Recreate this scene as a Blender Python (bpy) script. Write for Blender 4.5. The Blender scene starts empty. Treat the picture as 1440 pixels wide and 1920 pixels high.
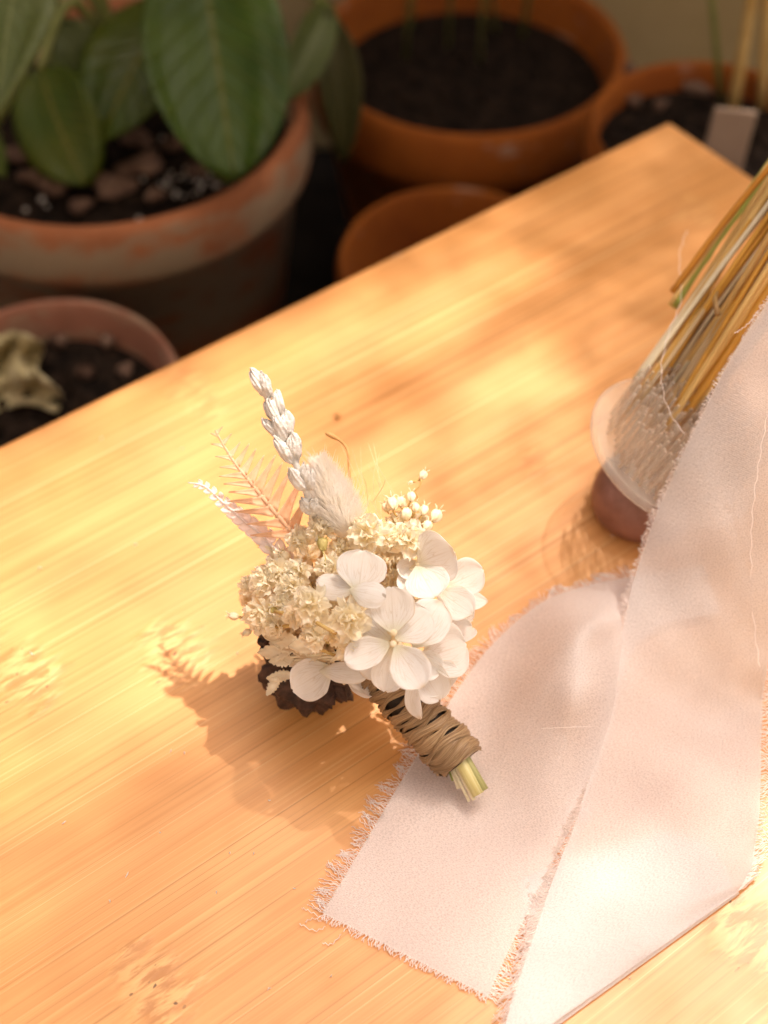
import bpy, math, random
import numpy as np
from mathutils import Vector, Matrix, Euler
R = random.Random(7)
sc = bpy.context.scene
COL = sc.collection
# ------------------------------------------------------------------ camera, light, exposure
F_PX, PITCH, DIST = 2600.0, math.radians(50.3), 0.40
H = DIST * math.sin(PITCH)
cam_d = bpy.data.cameras.new('camera')
cam = bpy.data.objects.new('camera', cam_d); COL.objects.link(cam)
cam.location = (0, 0, H); cam.rotation_euler = (math.pi / 2 - PITCH, 0, 0)
cam_d.sensor_fit = 'VERTICAL'; cam_d.sensor_height = 36.0; cam_d.lens = F_PX / 1920 * 36
cam_d.clip_start = 0.01; cam_d.clip_end = 50
cam_d.dof.use_dof = True; cam_d.dof.focus_distance = 0.327; cam_d.dof.aperture_fstop = 7.5
sc.camera = cam
SUN = Vector((0.275, 0.35, 0.86)).normalized()
w = bpy.data.worlds.new('World'); sc.world = w; w.use_nodes = True
nt = w.node_tree; nt.nodes.clear()
sky = nt.nodes.new('ShaderNodeTexSky'); sky.sky_type = 'NISHITA'; sky.sun_disc = False
sky.sun_elevation = math.asin(SUN.z); sky.sun_rotation = math.atan2(SUN.x, SUN.y)
sky.air_density = 0.3; sky.dust_density = 6.0; sky.ozone_density = 0.2
bg = nt.nodes.new('ShaderNodeBackground'); bg.inputs[1].default_value = 0.11
wo = nt.nodes.new('ShaderNodeOutputWorld')
nt.links.new(sky.outputs[0], bg.inputs[0]); nt.links.new(bg.outputs[0], wo.inputs[0])
sun_d = bpy.data.lights.new('sun', 'SUN'); sun_d.energy = 3.0; sun_d.angle = math.radians(0.9)
sun_d.color = (1.0, 0.91, 0.86)
sun = bpy.data.objects.new('sun', sun_d); COL.objects.link(sun)
sun.rotation_euler = SUN.to_track_quat('Z', 'Y').to_euler(); sun.location = SUN * 3
sc.view_settings.view_transform = 'Standard'; sc.view_settings.look = 'None'
sc.view_settings.exposure = 1.1; sc.view_settings.gamma = 1.0; sc.view_settings.use_curve_mapping = False
try:
    sc.view_settings.use_white_balance = True
    sc.view_settings.white_balance_temperature = 7050; sc.view_settings.white_balance_tint = 10
except Exception:
    pass
sc.cycles.transparent_max_bounces = 24; sc.cycles.max_bounces = 16; sc.cycles.diffuse_bounces = 9; sc.cycles.transmission_bounces = 9
sc.cycles.sample_clamp_indirect = 4.0

# ------------------------------------------------------------------ helpers
CP, SP = math.cos(PITCH), math.sin(PITCH)
def at(px, py, z=0.0):
    """world point at height z seen at pixel (px, py) of the 1440x1920 photograph"""
    x = (px - 720) / F_PX; y = -(py - 960) / F_PX
    d = Vector((x, CP + y * SP, -SP + y * CP))
    return Vector((0, 0, H)) + d * ((z - H) / d.z)
def mpp(px, py, z=0.0):
    """metres per photo pixel there (across the view)"""
    return (at(px + 1, py, z) - at(px, py, z)).length
def nrm(v): return Vector(v).normalized()
def lerp(a, b, t): return a + (b - a) * t
def cr(pts, t):
    """Catmull-Rom through pts, t in 0..1"""
    n = len(pts) - 1; f = min(max(t, 0), 1) * n; i = min(int(f), n - 1); u = f - i
    p0, p1, p2, p3 = pts[max(i - 1, 0)], pts[i], pts[i + 1], pts[min(i + 2, n)]
    return 0.5 * ((2 * p1) + (p2 - p0) * u + (2 * p0 - 5 * p1 + 4 * p2 - p3) * u * u + (3 * p1 - p0 - 3 * p2 + p3) * u ** 3)

WO = {}
class MB:
    def __init__(s): s.v = []; s.f = []; s.uv = {}; s.mi = []; s.cur = 0
    def vert(s, p): s.v.append(tuple(p)); return len(s.v) - 1
    def face(s, idx, uv=None):
        if uv: s.uv[len(s.f)] = uv
        s.f.append(tuple(idx)); s.mi.append(s.cur)
    def grid(s, nu, nv, fn, uvfn=None, flip=False):
        b = len(s.v)
        for i in range(nu + 1):
            for j in range(nv + 1): s.v.append(tuple(fn(i / nu, j / nv)))
        for i in range(nu):
            for j in range(nv):
                q = [(i, j), (i + 1, j), (i + 1, j + 1), (i, j + 1)]
                if flip: q.reverse()
                uv = [(uvfn(a / nu, c / nv) if uvfn else (a / nu, c / nv)) for a, c in q]
                s.face([b + a * (nv + 1) + c for a, c in q], uv)
    def tube(s, pts, rad, n=6, cap=True):
        pts = [Vector(p) for p in pts]; rads = rad if isinstance(rad, (list, tuple)) else [rad] * len(pts)
        rings = []; a = None; m = len(pts) - 1
        for i, p in enumerate(pts):
            t = (pts[min(i + 1, m)] - pts[max(i - 1, 0)])
            t = t.normalized() if t.length > 0 else Vector((0, 0, 1))
            if a is None: a = t.orthogonal().normalized()
            a = (a - t * a.dot(t)); a = a.normalized() if a.length > 1e-9 else t.orthogonal().normalized()
            c = t.cross(a)
            rings.append([s.vert(p + (a * math.cos(k * 2 * math.pi / n) + c * math.sin(k * 2 * math.pi / n)) * rads[i]) for k in range(n)])
        for i in range(m):
            for k in range(n):
                k2 = (k + 1) % n
                s.face((rings[i][k], rings[i][k2], rings[i + 1][k2], rings[i + 1][k]),
                       [(k / n, i / m), ((k + 1) / n, i / m), ((k + 1) / n, (i + 1) / m), (k / n, (i + 1) / m)])
        if cap and n > 2:
            s.face(list(reversed(rings[0]))); s.face(rings[-1])
    def lathe(s, prof, n=64, M=None, wob=0.0):
        """prof: list of (r, z) ; closed at the ends where r = 0"""
        M = M or Matrix.Identity(4); rings = []
        for r, z in prof:
            rings.append([s.vert(M @ Vector((r * (1 + wob * math.sin(2 * a + 1)) * math.cos(a), r * (1 + wob * math.sin(3 * a)) * math.sin(a), z)))
                          for a in [k * 2 * math.pi / n for k in range(n)]])
        for i in range(len(prof) - 1):
            for k in range(n):
                k2 = (k + 1) % n
                s.face((rings[i][k], rings[i][k2], rings[i + 1][k2], rings[i + 1][k]))
        s.face(list(reversed(rings[0]))); s.face(rings[-1])
    def blob(s, c, ax, M=None, nu=10, nv=14, fn=None):
        c = Vector(c); M = M or Matrix.Identity(3)
        def P(u, v):
            th = math.pi * (0.001 + 0.998 * u); ph = 2 * math.pi * v
            d = Vector((math.sin(th) * math.cos(ph), math.sin(th) * math.sin(ph), -math.cos(th)))
            k = fn(d, u, v) if fn else 1.0
            return c + M @ Vector((d.x * ax[0] * k, d.y * ax[1] * k, d.z * ax[2] * k))
        s.grid(nu, nv, P, flip=True)
    def build(s, name, mat, parent=None, origin=None, smooth=True, flat_local=False):
        o0 = Vector(origin) if origin is not None else (WO.get(parent.name, parent.matrix_world.translation).copy() if parent is not None and not flat_local else Vector((0, 0, 0)))
        me = bpy.data.meshes.new(name)
        me.from_pydata([(p[0] - o0.x, p[1] - o0.y, p[2] - o0.z) for p in s.v], [], s.f)
        if s.uv:
            ul = me.uv_layers.new(name='UVMap'); k = 0
            buf = np.zeros(len(me.loops) * 2, np.float32)
            for i, f in enumerate(s.f):
                u = s.uv.get(i)
                for j in range(len(f)):
                    if u: buf[2 * k], buf[2 * k + 1] = u[j]
                    k += 1
            ul.data.foreach_set('uv', buf)
        for m in (mat if isinstance(mat, (list, tuple)) else [mat]): me.materials.append(m)
        if any(s.mi): me.polygons.foreach_set('material_index', s.mi)
        if smooth: me.polygons.foreach_set('use_smooth', [True] * len(me.polygons))
        me.update()
        ob = bpy.data.objects.new(name, me); COL.objects.link(ob)
        if parent is not None:
            ob.parent = parent
            if origin is not None: ob.location = o0 - parent.matrix_world.translation
            WO[ob.name] = o0.copy()
        elif origin is not None: ob.location = o0
        return ob
def tag(o, label=None, cat=None, group=None, kind=None):
    for k, v in (('label', label), ('category', cat), ('group', group), ('kind', kind)):
        if v: o[k] = v
    return o
def thing(name, loc, label, cat, group=None, rz=0.0):
    o = bpy.data.objects.new(name, None); COL.objects.link(o); o.location = loc; o.rotation_euler = (0, 0, rz)
    o.empty_display_size = 0.02
    o.matrix_world = Matrix.LocRotScale(Vector(loc), Euler((0, 0, rz)), None)
    return tag(o, label, cat, group)
def solid(o, t, off=0.0):
    m = o.modifiers.new('thickness', 'SOLIDIFY'); m.thickness = t; m.offset = off; return o
def subd(o, n=1):
    m = o.modifiers.new('smooth', 'SUBSURF'); m.levels = n; m.render_levels = n; return o
def bev(o, wd, seg=3):
    m = o.modifiers.new('bevel', 'BEVEL'); m.width = wd; m.segments = seg; m.limit_method = 'ANGLE'; m.harden_normals = False; return o

# ------------------------------------------------------------------ materials
class NT:
    def __init__(s, name):
        s.m = bpy.data.materials.new(name); s.m.use_nodes = True; s.t = s.m.node_tree; s.t.nodes.clear()
        s.out = s.t.nodes.new('ShaderNodeOutputMaterial')
    def n(s, typ, **kw):
        x = s.t.nodes.new('ShaderNode' + typ)
        for k, v in kw.items():
            if k.startswith('_'): setattr(x, k[1:], v)
        return x
    def setin(s, sock, v):
        if hasattr(v, 'is_linked') or hasattr(v, 'links'): s.t.links.new(v, sock)
        else:
            if hasattr(sock.default_value, '__len__') and not hasattr(v, '__len__'): v = (v,) * len(sock.default_value)
            if hasattr(sock.default_value, '__len__') and len(sock.default_value) == 4 and len(v) == 3: v = (*v, 1)
            sock.default_value = v
    def math(s, op, a, b=0.0, c=None, clamp=False):
        x = s.n('Math', _operation=op, _use_clamp=clamp); s.setin(x.inputs[0], a); s.setin(x.inputs[1], b)
        if c is not None: s.setin(x.inputs[2], c)
        return x.outputs[0]
    def mapr(s, v, a, b, c=0.0, d=1.0, smooth=True):
        x = s.n('MapRange', _interpolation_type='SMOOTHSTEP' if smooth else 'LINEAR')
        s.setin(x.inputs[0], v)
        for i, q in enumerate((a, b, c, d)): s.setin(x.inputs[i + 1], q)
        return x.outputs[0]
    def mix(s, f, a, b, typ='MIX'):
        x = s.n('Mix', _data_type='RGBA', _blend_type=typ); s.setin(x.inputs[0], f); s.setin(x.inputs[6], a); s.setin(x.inputs[7], b)
        return x.outputs[2]
    def coord(s, which='Object', scale=(1, 1, 1), loc=(0, 0, 0)):
        c = s.n('TexCoord'); mp = s.n('Mapping'); s.t.links.new(c.outputs[which], mp.inputs[0])
        mp.inputs['Scale'].default_value = scale; mp.inputs['Location'].default_value = loc
        return mp.outputs[0]
    def noise(s, vec, scale=1.0, detail=2.0, rough=0.5, dist=0.0):
        x = s.n('TexNoise'); s.setin(x.inputs['Vector'], vec); x.inputs['Scale'].default_value = scale
        x.inputs['Detail'].default_value = detail; x.inputs['Roughness'].default_value = rough; x.inputs['Distortion'].default_value = dist
        return x.outputs[0]
    def bump(s, h, strength=0.3, dist=0.001, nrm=None):
        x = s.n('Bump'); s.setin(x.inputs['Height'], h); x.inputs['Strength'].default_value = strength; x.inputs['Distance'].default_value = dist
        if nrm is not None: s.t.links.new(nrm, x.inputs['Normal'])
        return x.outputs[0]
    def pbr(s, color, rough=0.6, normal=None, **kw):
        x = s.n('BsdfPrincipled'); s.setin(x.inputs['Base Color'], color); s.setin(x.inputs['Roughness'], rough)
        if normal is not None: s.t.links.new(normal, x.inputs['Normal'])
        for k, v in kw.items(): s.setin(x.inputs[k.replace('_', ' ')], v)
        return x.outputs[0]
    def done(s, shader): s.t.links.new(shader, s.out.inputs[0]); return s.m
    def trans(s, shader, color, f):
        t = s.n('BsdfTranslucent'); s.setin(t.inputs[0], color)
        x = s.n('MixShader'); s.setin(x.inputs[0], f); s.t.links.new(shader, x.inputs[1]); s.t.links.new(t.outputs[0], x.inputs[2])
        return x.outputs[0]
    def clear(s, shader, f):
        t = s.n('BsdfTransparent')
        x = s.n('MixShader'); s.setin(x.inputs[0], f); s.t.links.new(shader, x.inputs[1]); s.t.links.new(t.outputs[0], x.inputs[2])
        return x.outputs[0]
def m_organic(name, c1, c2, scale=300, rough=0.7, tl=0.0, bump=0.3, bd=0.0004, spec=0.3, stretch=(1, 1, 1)):
    a = NT(name); v = a.coord('Object', stretch); n = a.noise(v, scale, 4, 0.6)
    col = a.mix(a.mapr(n, 0.3, 0.7), c1, c2)
    sh = a.pbr(col, rough, a.bump(n, bump, bd), Specular_IOR_Level=spec)
    if tl: sh = a.trans(sh, col, tl)
    return a.done(sh)

CORNER = at(1255, 225, 0); YAW = math.radians(36.6)
def bench_xy(px, py):
    p = at(px, py, 0) - CORNER; c, s_ = math.cos(YAW), math.sin(YAW)
    return (p.x * c + p.y * s_, -p.x * s_ + p.y * c)
def m_bamboo():
    a = NT('bamboo'); 
    big = a.noise(a.coord('Object', (2.2, 55, 8)), 1, 3, 0.55)
    fine = a.noise(a.coord('Object', (5, 480, 60)), 1, 5, 0.65)
    vfine = a.noise(a.coord('Object', (6, 2200, 60), (3, 7, 0)), 1, 2, 0.6)
    dark = a.noise(a.coord('Object', (3.5, 1050, 60), (11, 3, 0)), 1, 2, 0.6)
    lite = a.noise(a.coord('Object', (3, 1350, 60), (5, 19, 0)), 1, 1, 0.5)
    patch = a.noise(a.coord('Object', (20, 40, 8)), 1, 2, 0.5)
    # the ring-like knots of the cane, one elliptical band each
    mask = None
    obj = a.coord('Object')
    dn = a.n('TexNoise'); a.setin(dn.inputs['Vector'], a.coord('Object', (90, 260, 1))); dn.inputs['Scale'].default_value = 1; dn.inputs['Detail'].default_value = 3
    for (px, py, la, lb, k) in ((325, 1225, .0115, .0155, 1.0), (48, 1265, .011, .016, 1), (292, 1850, .0105, .015, 1), (372, 745, .009, .019, .55),
                                (1300, 395, .010, .014, .5), (1400, 1745, .013, .016, 1), (1010, 870, .008, .010, .3), (1180, 560, .007, .009, .15), (700, 1530, .004, .005, .2)):
        bx, by = bench_xy(px, py)
        mp = a.n('Mapping', _vector_type='POINT'); a.t.links.new(obj, mp.inputs[0])
        mp.inputs['Location'].default_value = (-bx / la, -by / lb, 0); mp.inputs['Scale'].default_value = (1 / la, 1 / lb, 0)
        ln = a.n('VectorMath', _operation='LENGTH'); a.t.links.new(mp.outputs[0], ln.inputs[0])
        d = a.math('ADD', ln.outputs['Value'], a.math('MULTIPLY', a.math('SUBTRACT', dn.outputs[0], 0.5), 1.5))
        mk = a.mapr(d, 1.0, 0.35, 0, k)
        mask = mk if mask is None else a.math('MAXIMUM', mask, mk)
    kn = a.noise(a.coord('Object', (95, 460, 1)), 1, 4, 0.6, 0.5)
    kd = a.noise(a.coord('Object', (380, 620, 1), (2, 5, 0)), 1, 1, 0.5)
    col = a.mix(a.mapr(fine, 0.30, 0.70), (0.60, 0.250, 0.066), (0.76, 0.375, 0.132))
    col = a.mix(a.mapr(big, 0.25, 0.75, 0.0, 0.6), col, (0.69, 0.30, 0.085))
    col = a.mix(a.mapr(patch, 0.45, 0.75, 0, 0.35), col, (0.80, 0.43, 0.165))
    col = a.mix(a.mapr(vfine, 0.48, 0.7, 0, 0.5), col, (0.55, 0.24, 0.06))
    col = a.mix(a.mapr(dark, 0.57, 0.68, 0, 0.68), col, (0.42, 0.16, 0.032))
    col = a.mix(a.mapr(lite, 0.63, 0.72, 0, 0.5), col, (0.88, 0.60, 0.30))
    kcol = a.mix(a.mapr(kn, 0.41, 0.60), (0.52, 0.215, 0.058), (0.79, 0.43, 0.16))
    kcol = a.mix(a.mapr(kd, 0.70, 0.76), kcol, (0.16, 0.07, 0.02))
    col = a.mix(mask, col, kcol)
    h = a.math('ADD', a.math('MULTIPLY', fine, 0.25), a.math('MULTIPLY', a.math('MULTIPLY', kn, mask), 1.2))
    sm = a.noise(a.coord('Object', (14, 22, 1)), 1, 3, 0.6)
    ro = a.mapr(sm, 0.3, 0.7, 0.34, 0.5)
    return a.done(a.pbr(col, ro, a.bump(h, 0.5, 0.0006), Specular_IOR_Level=0.45, Coat_Weight=0.4, Coat_Roughness=0.36))
def m_chiffon(name, col=(0.86, 0.77, 0.715), clear=0.16):
    a = NT(name)
    u = a.coord('UV')
    n1 = a.noise(a.coord('UV', (3300, 1900, 1)), 1, 2, 0.6, 0.3)
    n2 = a.noise(a.coord('UV', (1500, 700, 1), (4, 4, 0)), 1, 2, 0.5, 0.3)
    wv = a.n('TexWave', _wave_type='BANDS', _bands_direction='X'); a.t.links.new(a.coord('UV', (2600, 2600, 1)), wv.inputs[0]); wv.inputs['Scale'].default_value = 0.3
    wv.inputs['Distortion'].default_value = 2.0; wv.inputs['Detail'].default_value = 1
    wv2 = a.n('TexWave', _wave_type='BANDS', _bands_direction='Y'); a.t.links.new(a.coord('UV', (2600, 2600, 1)), wv2.inputs[0]); wv2.inputs['Scale'].default_value = 0.3
    wv2.inputs['Distortion'].default_value = 2.0
    weave = a.math('MULTIPLY', wv.outputs[1], wv2.outputs[1])
    h = a.math('ADD', a.math('ADD', n1, n2), a.math('MULTIPLY', weave, 0.5))
    bp = a.bump(h, 0.55, 0.0003)
    c = a.mix(a.mapr(n1, 0.3, 0.68), tuple(x * 0.90 for x in col), tuple(min(1, x * 1.07) for x in col))
    d = a.pbr(c, 0.85, bp, Specular_IOR_Level=0.12, Sheen_Weight=0.1)
    sh = a.trans(d, c, 0.30)
    al = a.math('ADD', a.mapr(n1, 0.55, 0.3, 0.0, 0.12), clear - 0.04)
    return a.done(a.clear(sh, al))
def m_thread(name, col): 
    a = NT(name); return a.done(a.trans(a.pbr(col, 0.8, None, Specular_IOR_Level=0.1), col, 0.4))
def m_petal():
    a = NT('hydrangea_petal')
    uv = a.coord('UV'); sep = a.n('SeparateXYZ'); a.t.links.new(uv, sep.inputs[0])
    u, v = sep.outputs[0], sep.outputs[1]
    vc = a.math('SUBTRACT', v, 0.5)
    # fan of veins from the claw
    fan = a.math('DIVIDE', vc, a.math('ADD', a.math('MULTIPLY', u, 0.25), 0.55))
    comb = a.n('CombineXYZ'); a.setin(comb.inputs[0], a.math('MULTIPLY', fan, 11)); a.setin(comb.inputs[1], a.math('MULTIPLY', u, 1.6))
    vn = a.n('TexVoronoi', _feature='DISTANCE_TO_EDGE'); a.t.links.new(comb.outputs[0], vn.inputs[0]); vn.inputs['Scale'].default_value = 1.0
    vein = a.mapr(vn.outputs['Distance'], 0.07, 0.0)
    mid = a.mapr(a.math('ABSOLUTE', vc), 0.022, 0.0)
    vv = a.math('MULTIPLY', a.math('MAXIMUM', vein, mid), a.mapr(u, 1.0, 0.3, 0.15, 0.8))
    n = a.noise(a.coord('Object'), 900, 3, 0.6)
    spot = a.noise(a.coord('Object', (1, 1, 1), (3, 2, 1)), 330, 1, 0.4)
    base = a.mix(a.mapr(u, 0.0, 0.35), (0.90, 0.88, 0.72), (0.94, 0.93, 0.915))
    base = a.mix(a.mapr(n, 0.3, 0.7, 0, 0.25), base, (0.88, 0.85, 0.80))
    c = a.mix(a.math('MULTIPLY', vv, 0.6), base, (0.70, 0.61, 0.50))
    rim = a.math('MULTIPLY', a.mapr(a.math('MAXIMUM', a.math('MULTIPLY', a.math('ABSOLUTE', vc), 2.0), u), 0.88, 1.0), a.mapr(a.noise(a.coord('Object', (1, 1, 1), (7, 1, 3)), 170, 2, 0.5), 0.45, 0.65, 0, 0.5))
    c = a.mix(rim, c, (0.74, 0.58, 0.38))
    c = a.mix(a.mapr(spot, 0.80, 0.83, 0, 0.6), c, (0.35, 0.24, 0.13))
    h = a.math('SUBTRACT', n, a.math('MULTIPLY', vv, 0.7))
    return a.done(a.clear(a.trans(a.pbr(c, 0.55, a.bump(h, 0.45, 0.0003), Specular_IOR_Level=0.3), c, 0.5), 0.06))
def m_leaf(name, c1, c2, vein, tl=0.25):
    a = NT(name); uv = a.coord('UV'); sep = a.n('SeparateXYZ'); a.t.links.new(uv, sep.inputs[0])
    u, v = sep.outputs[0], sep.outputs[1]; av = a.math('ABSOLUTE', a.math('SUBTRACT', v, 0.5))
    mid = a.mapr(av, 0.03, 0.008)
    side = a.math('FRACT', a.math('SUBTRACT', a.math('MULTIPLY', u, 9), a.math('MULTIPLY', av, 5)))
    sv = a.math('MULTIPLY', a.mapr(a.math('ABSOLUTE', a.math('SUBTRACT', side, 0.5)), 0.10, 0.0), 0.5)
    n = a.noise(a.coord('Object'), 28, 4, 0.6)
    c = a.mix(a.mapr(n, 0.35, 0.68), c1, c2); c = a.mix(a.math('MAXIMUM', mid, a.math('MULTIPLY', sv, 0.6)), c, vein)
    return a.done(a.trans(a.pbr(c, 0.38, a.bump(a.math('ADD', n, sv), 0.45, 0.003), Specular_IOR_Level=0.3), c, tl))
def m_terracotta(name, base, base2, stain, amt, band=None):
    a = NT(name)
    n = a.noise(a.coord('Object'), 22, 5, 0.65); n2 = a.noise(a.coord('Object', (1, 1, 2.2), (3, 1, 2)), 38, 4, 0.7); f = a.noise(a.coord('Object'), 400, 2, 0.5)
    c = a.mix(a.mapr(n, 0.35, 0.65), base, base2)
    mk = a.mapr(n2, 0.62 - 0.22 * amt, 0.72 - 0.12 * amt, 0, min(1.0, 0.45 + 0.5 * amt))
    if band:
        sep = a.n('SeparateXYZ'); a.t.links.new(a.coord('Object'), sep.inputs[0])
        zz = a.math('ADD', sep.outputs[2], a.math('MULTIPLY', a.math('SUBTRACT', n, 0.5), 0.03))
        inb = a.math('MULTIPLY', a.mapr(zz, band[0], band[0] + 0.012), a.mapr(zz, band[1], band[1] - 0.006))
        mk = a.math('MULTIPLY', mk, inb)
        darken_low = a.mapr(zz, band[0] + 0.006, band[0] - 0.04)  # body turns darker towards the bottom, below the stain band
        c = a.mix(a.math('MULTIPLY', darken_low, 0.65), c, (0.10, 0.045, 0.022))
    c = a.mix(mk, c, stain)
    return a.done(a.pbr(c, 0.85, a.bump(a.math('ADD', a.math('MULTIPLY', f, 0.3), n2), 0.35, 0.0015), Specular_IOR_Level=0.2))
M = {}
M['bamboo'] = m_bamboo()
M['chiffon'] = m_chiffon('chiffon', (0.91, 0.855, 0.83)); M['chiffon_white'] = m_chiffon('chiffon_white', (0.915, 0.875, 0.86), 0.24)
M['thread'] = m_thread('chiffon_thread', (0.95, 0.90, 0.87))
M['petal'] = m_petal()
M['bloom'] = m_organic('cream_bloom', (0.975, 0.905, 0.72), (0.985, 0.94, 0.82), 500, 0.7, 0.45, 0.2)
M['bloom_tan'] = m_organic('tan_bloom', (0.945, 0.83, 0.60), (0.96, 0.88, 0.70), 500, 0.7, 0.45, 0.2)
M['bud'] = m_organic('cream_bud', (0.84, 0.70, 0.45), (0.91, 0.82, 0.62), 700, 0.6, 0.2, 0.4)
M['calyx'] = m_organic('olive_calyx', (0.46, 0.36, 0.11), (0.62, 0.52, 0.22), 400, 0.6, 0.15)
M['ochre_stem'] = m_organic('ochre_stem', (0.52, 0.32, 0.10), (0.66, 0.47, 0.19), 400, 0.6, 0.1)
M['lavender'] = m_organic('chalky_lavender', (0.68, 0.64, 0.59), (0.86, 0.83, 0.78), 900, 0.85, 0.15, 0.9, 0.0006)
M['fern'] = m_organic('peach_fern', (0.86, 0.55, 0.33), (0.91, 0.68, 0.47), 350, 0.6, 0.4)
M['white_frond'] = m_organic('white_frond', (0.93, 0.82, 0.77), (0.96, 0.90, 0.87), 350, 0.6, 0.4)
M['hair'] = m_organic('bunny_tail_hair', (0.94, 0.89, 0.83), (0.97, 0.93, 0.89), 200, 0.6, 0.55, 0.0)
def m_hair():
    a = NT('bunny_tail_hair'); n = a.noise(a.coord('Object', (1, 1, 1)), 260, 2, 0.5)
    c = a.mix(a.mapr(n, 0.35, 0.65), (0.975, 0.94, 0.885), (0.99, 0.97, 0.94))
    return a.done(a.clear(a.trans(a.pbr(c, 0.6, None, Specular_IOR_Level=0.3), c, 0.6), 0.30))
M['hair'] = m_hair()
M['straw_hair'] = m_organic('straw_hair', (0.75, 0.50, 0.28), (0.85, 0.66, 0.42), 200, 0.6, 0.2, 0.0)
M['dry_leaf'] = m_organic('dried_cream_leaf', (0.88, 0.73, 0.50), (0.93, 0.83, 0.64), 300, 0.65, 0.3)
M['bark_dark'] = m_organic('dark_bark', (0.022, 0.010, 0.007), (0.085, 0.040, 0.026), 420, 0.6, 0, 1.0, 0.001, 0.4)
M['raffia'] = m_organic('brown_raffia', (0.27, 0.15, 0.065), (0.50, 0.32, 0.165), 160, 0.6, 0.05, 0.5, 0.0005, 0.35)
M['binding'] = m_organic('black_binding', (0.022, 0.013, 0.008), (0.05, 0.032, 0.020), 300, 0.6)
def m_fibre(name, c1, c2, fq=14):
    a = NT(name); n = a.noise(a.coord('UV', (fq, 0.8, 1)), 1, 3, 0.6); n2 = a.noise(a.coord('Object'), 60, 2, 0.5)
    c = a.mix(a.mapr(n, 0.35, 0.65), c1, c2); c = a.mix(a.mapr(n2, 0.4, 0.7, 0, 0.4), c, tuple(x * 0.6 for x in c1))
    return a.done(a.pbr(c, 0.45, a.bump(n, 0.4, 0.0003), Specular_IOR_Level=0.4))
M['stem_yellow'] = m_fibre('yellow_stem', (0.62, 0.52, 0.20), (0.78, 0.70, 0.38))
M['stem_olive'] = m_fibre('olive_stem', (0.36, 0.34, 0.12), (0.50, 0.46, 0.20))
M['stem_pale'] = m_fibre('pale_stem', (0.78, 0.68, 0.46), (0.88, 0.80, 0.60))
M['straw'] = m_fibre('straw_stalk', (0.62, 0.38, 0.11), (0.80, 0.57, 0.24))
M['gold'] = m_fibre('golden_stalk', (0.56, 0.28, 0.04), (0.72, 0.40, 0.08))
M['orange'] = m_fibre('orange_stalk', (0.50, 0.20, 0.02), (0.64, 0.28, 0.04))
M['tan'] = m_fibre('tan_stalk', (0.50, 0.35, 0.18), (0.66, 0.50, 0.30))
M['brown'] = m_fibre('brown_stalk', (0.26, 0.14, 0.05), (0.40, 0.25, 0.10))
M['green'] = m_fibre('green_stalk', (0.26, 0.30, 0.05), (0.38, 0.42, 0.10))
M['soil'] = m_organic('dark_soil', (0.006, 0.004, 0.003), (0.028, 0.017, 0.011), 160, 0.95, 0, 1.0, 0.004, 0.1)
M['chip'] = m_organic('bark_chip', (0.075, 0.040, 0.026), (0.22, 0.135, 0.095), 90, 0.9, 0, 0.7, 0.002, 0.2)
M['perlite'] = m_organic('white_grit', (0.30, 0.26, 0.22), (0.55, 0.50, 0.45), 200, 0.9)
M['pot_old'] = m_terracotta('weathered_terracotta', (0.36, 0.13, 0.055), (0.27, 0.10, 0.045), (0.30, 0.215, 0.135), 1.35, (0.085, 0.166))
M['pot_orange'] = m_terracotta('orange_terracotta', (0.32, 0.092, 0.014), (0.24, 0.062, 0.010), (0.40, 0.33, 0.27), 0.12)
M['pot_rosy'] = m_terracotta('rosy_terracotta', (0.40, 0.17, 0.11), (0.30, 0.13, 0.08), (0.36, 0.26, 0.17), 0.7)
M['wood_foot'] = m_organic('brown_foot', (0.20, 0.085, 0.055), (0.30, 0.14, 0.10), 120, 0.5)
M['leaf_deep'] = m_leaf('deep_green_leaf', (0.032, 0.064, 0.002), (0.052, 0.092, 0.005), (0.11, 0.12, 0.018))
M['leaf_olive'] = m_leaf('olive_leaf', (0.068, 0.086, 0.003), (0.046, 0.076, 0.004), (0.14, 0.13, 0.02))
M['leaf_pale'] = m_leaf('pale_green_leaf', (0.09, 0.115, 0.028), (0.12, 0.145, 0.05), (0.17, 0.19, 0.07))
M['leaf_dull'] = m_leaf('dull_hanging_leaf', (0.055, 0.055, 0.016), (0.075, 0.070, 0.022), (0.11, 0.10, 0.04))
M['plant_stem'] = m_organic('green_plant_stem', (0.12, 0.14, 0.03), (0.20, 0.21, 0.07), 60, 0.6)
M['dry_cane'] = m_organic('dry_cane', (0.42, 0.26, 0.08), (0.52, 0.36, 0.14), 60, 0.6)
M['crumpled'] = m_organic('crumpled_dry_leaf', (0.42, 0.33, 0.14), (0.60, 0.52, 0.32), 45, 0.8, 0.1, 0.5, 0.002)
M['label'] = m_organic('faded_tag', (0.24, 0.165, 0.115), (0.30, 0.215, 0.155), 30, 0.7)
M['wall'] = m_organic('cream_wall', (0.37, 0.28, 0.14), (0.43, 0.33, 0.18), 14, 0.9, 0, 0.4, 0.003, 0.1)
M['bounce'] = m_organic('bounce_render', (0.66, 0.58, 0.48), (0.74, 0.66, 0.56), 9, 0.9, 0, 0.4, 0.003, 0.1)
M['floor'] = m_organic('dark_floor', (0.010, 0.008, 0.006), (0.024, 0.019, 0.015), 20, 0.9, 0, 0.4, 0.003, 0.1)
M['bench_leg'] = m_organic('bench_leg_wood', (0.55, 0.28, 0.09), (0.68, 0.38, 0.14), 40, 0.5, 0, 0.2, 0.001, 0.3, (1, 1, 0.1))
M['lint'] = m_organic('white_lint', (0.85, 0.80, 0.72), (0.92, 0.88, 0.82), 500, 0.9, 0.3)
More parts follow.
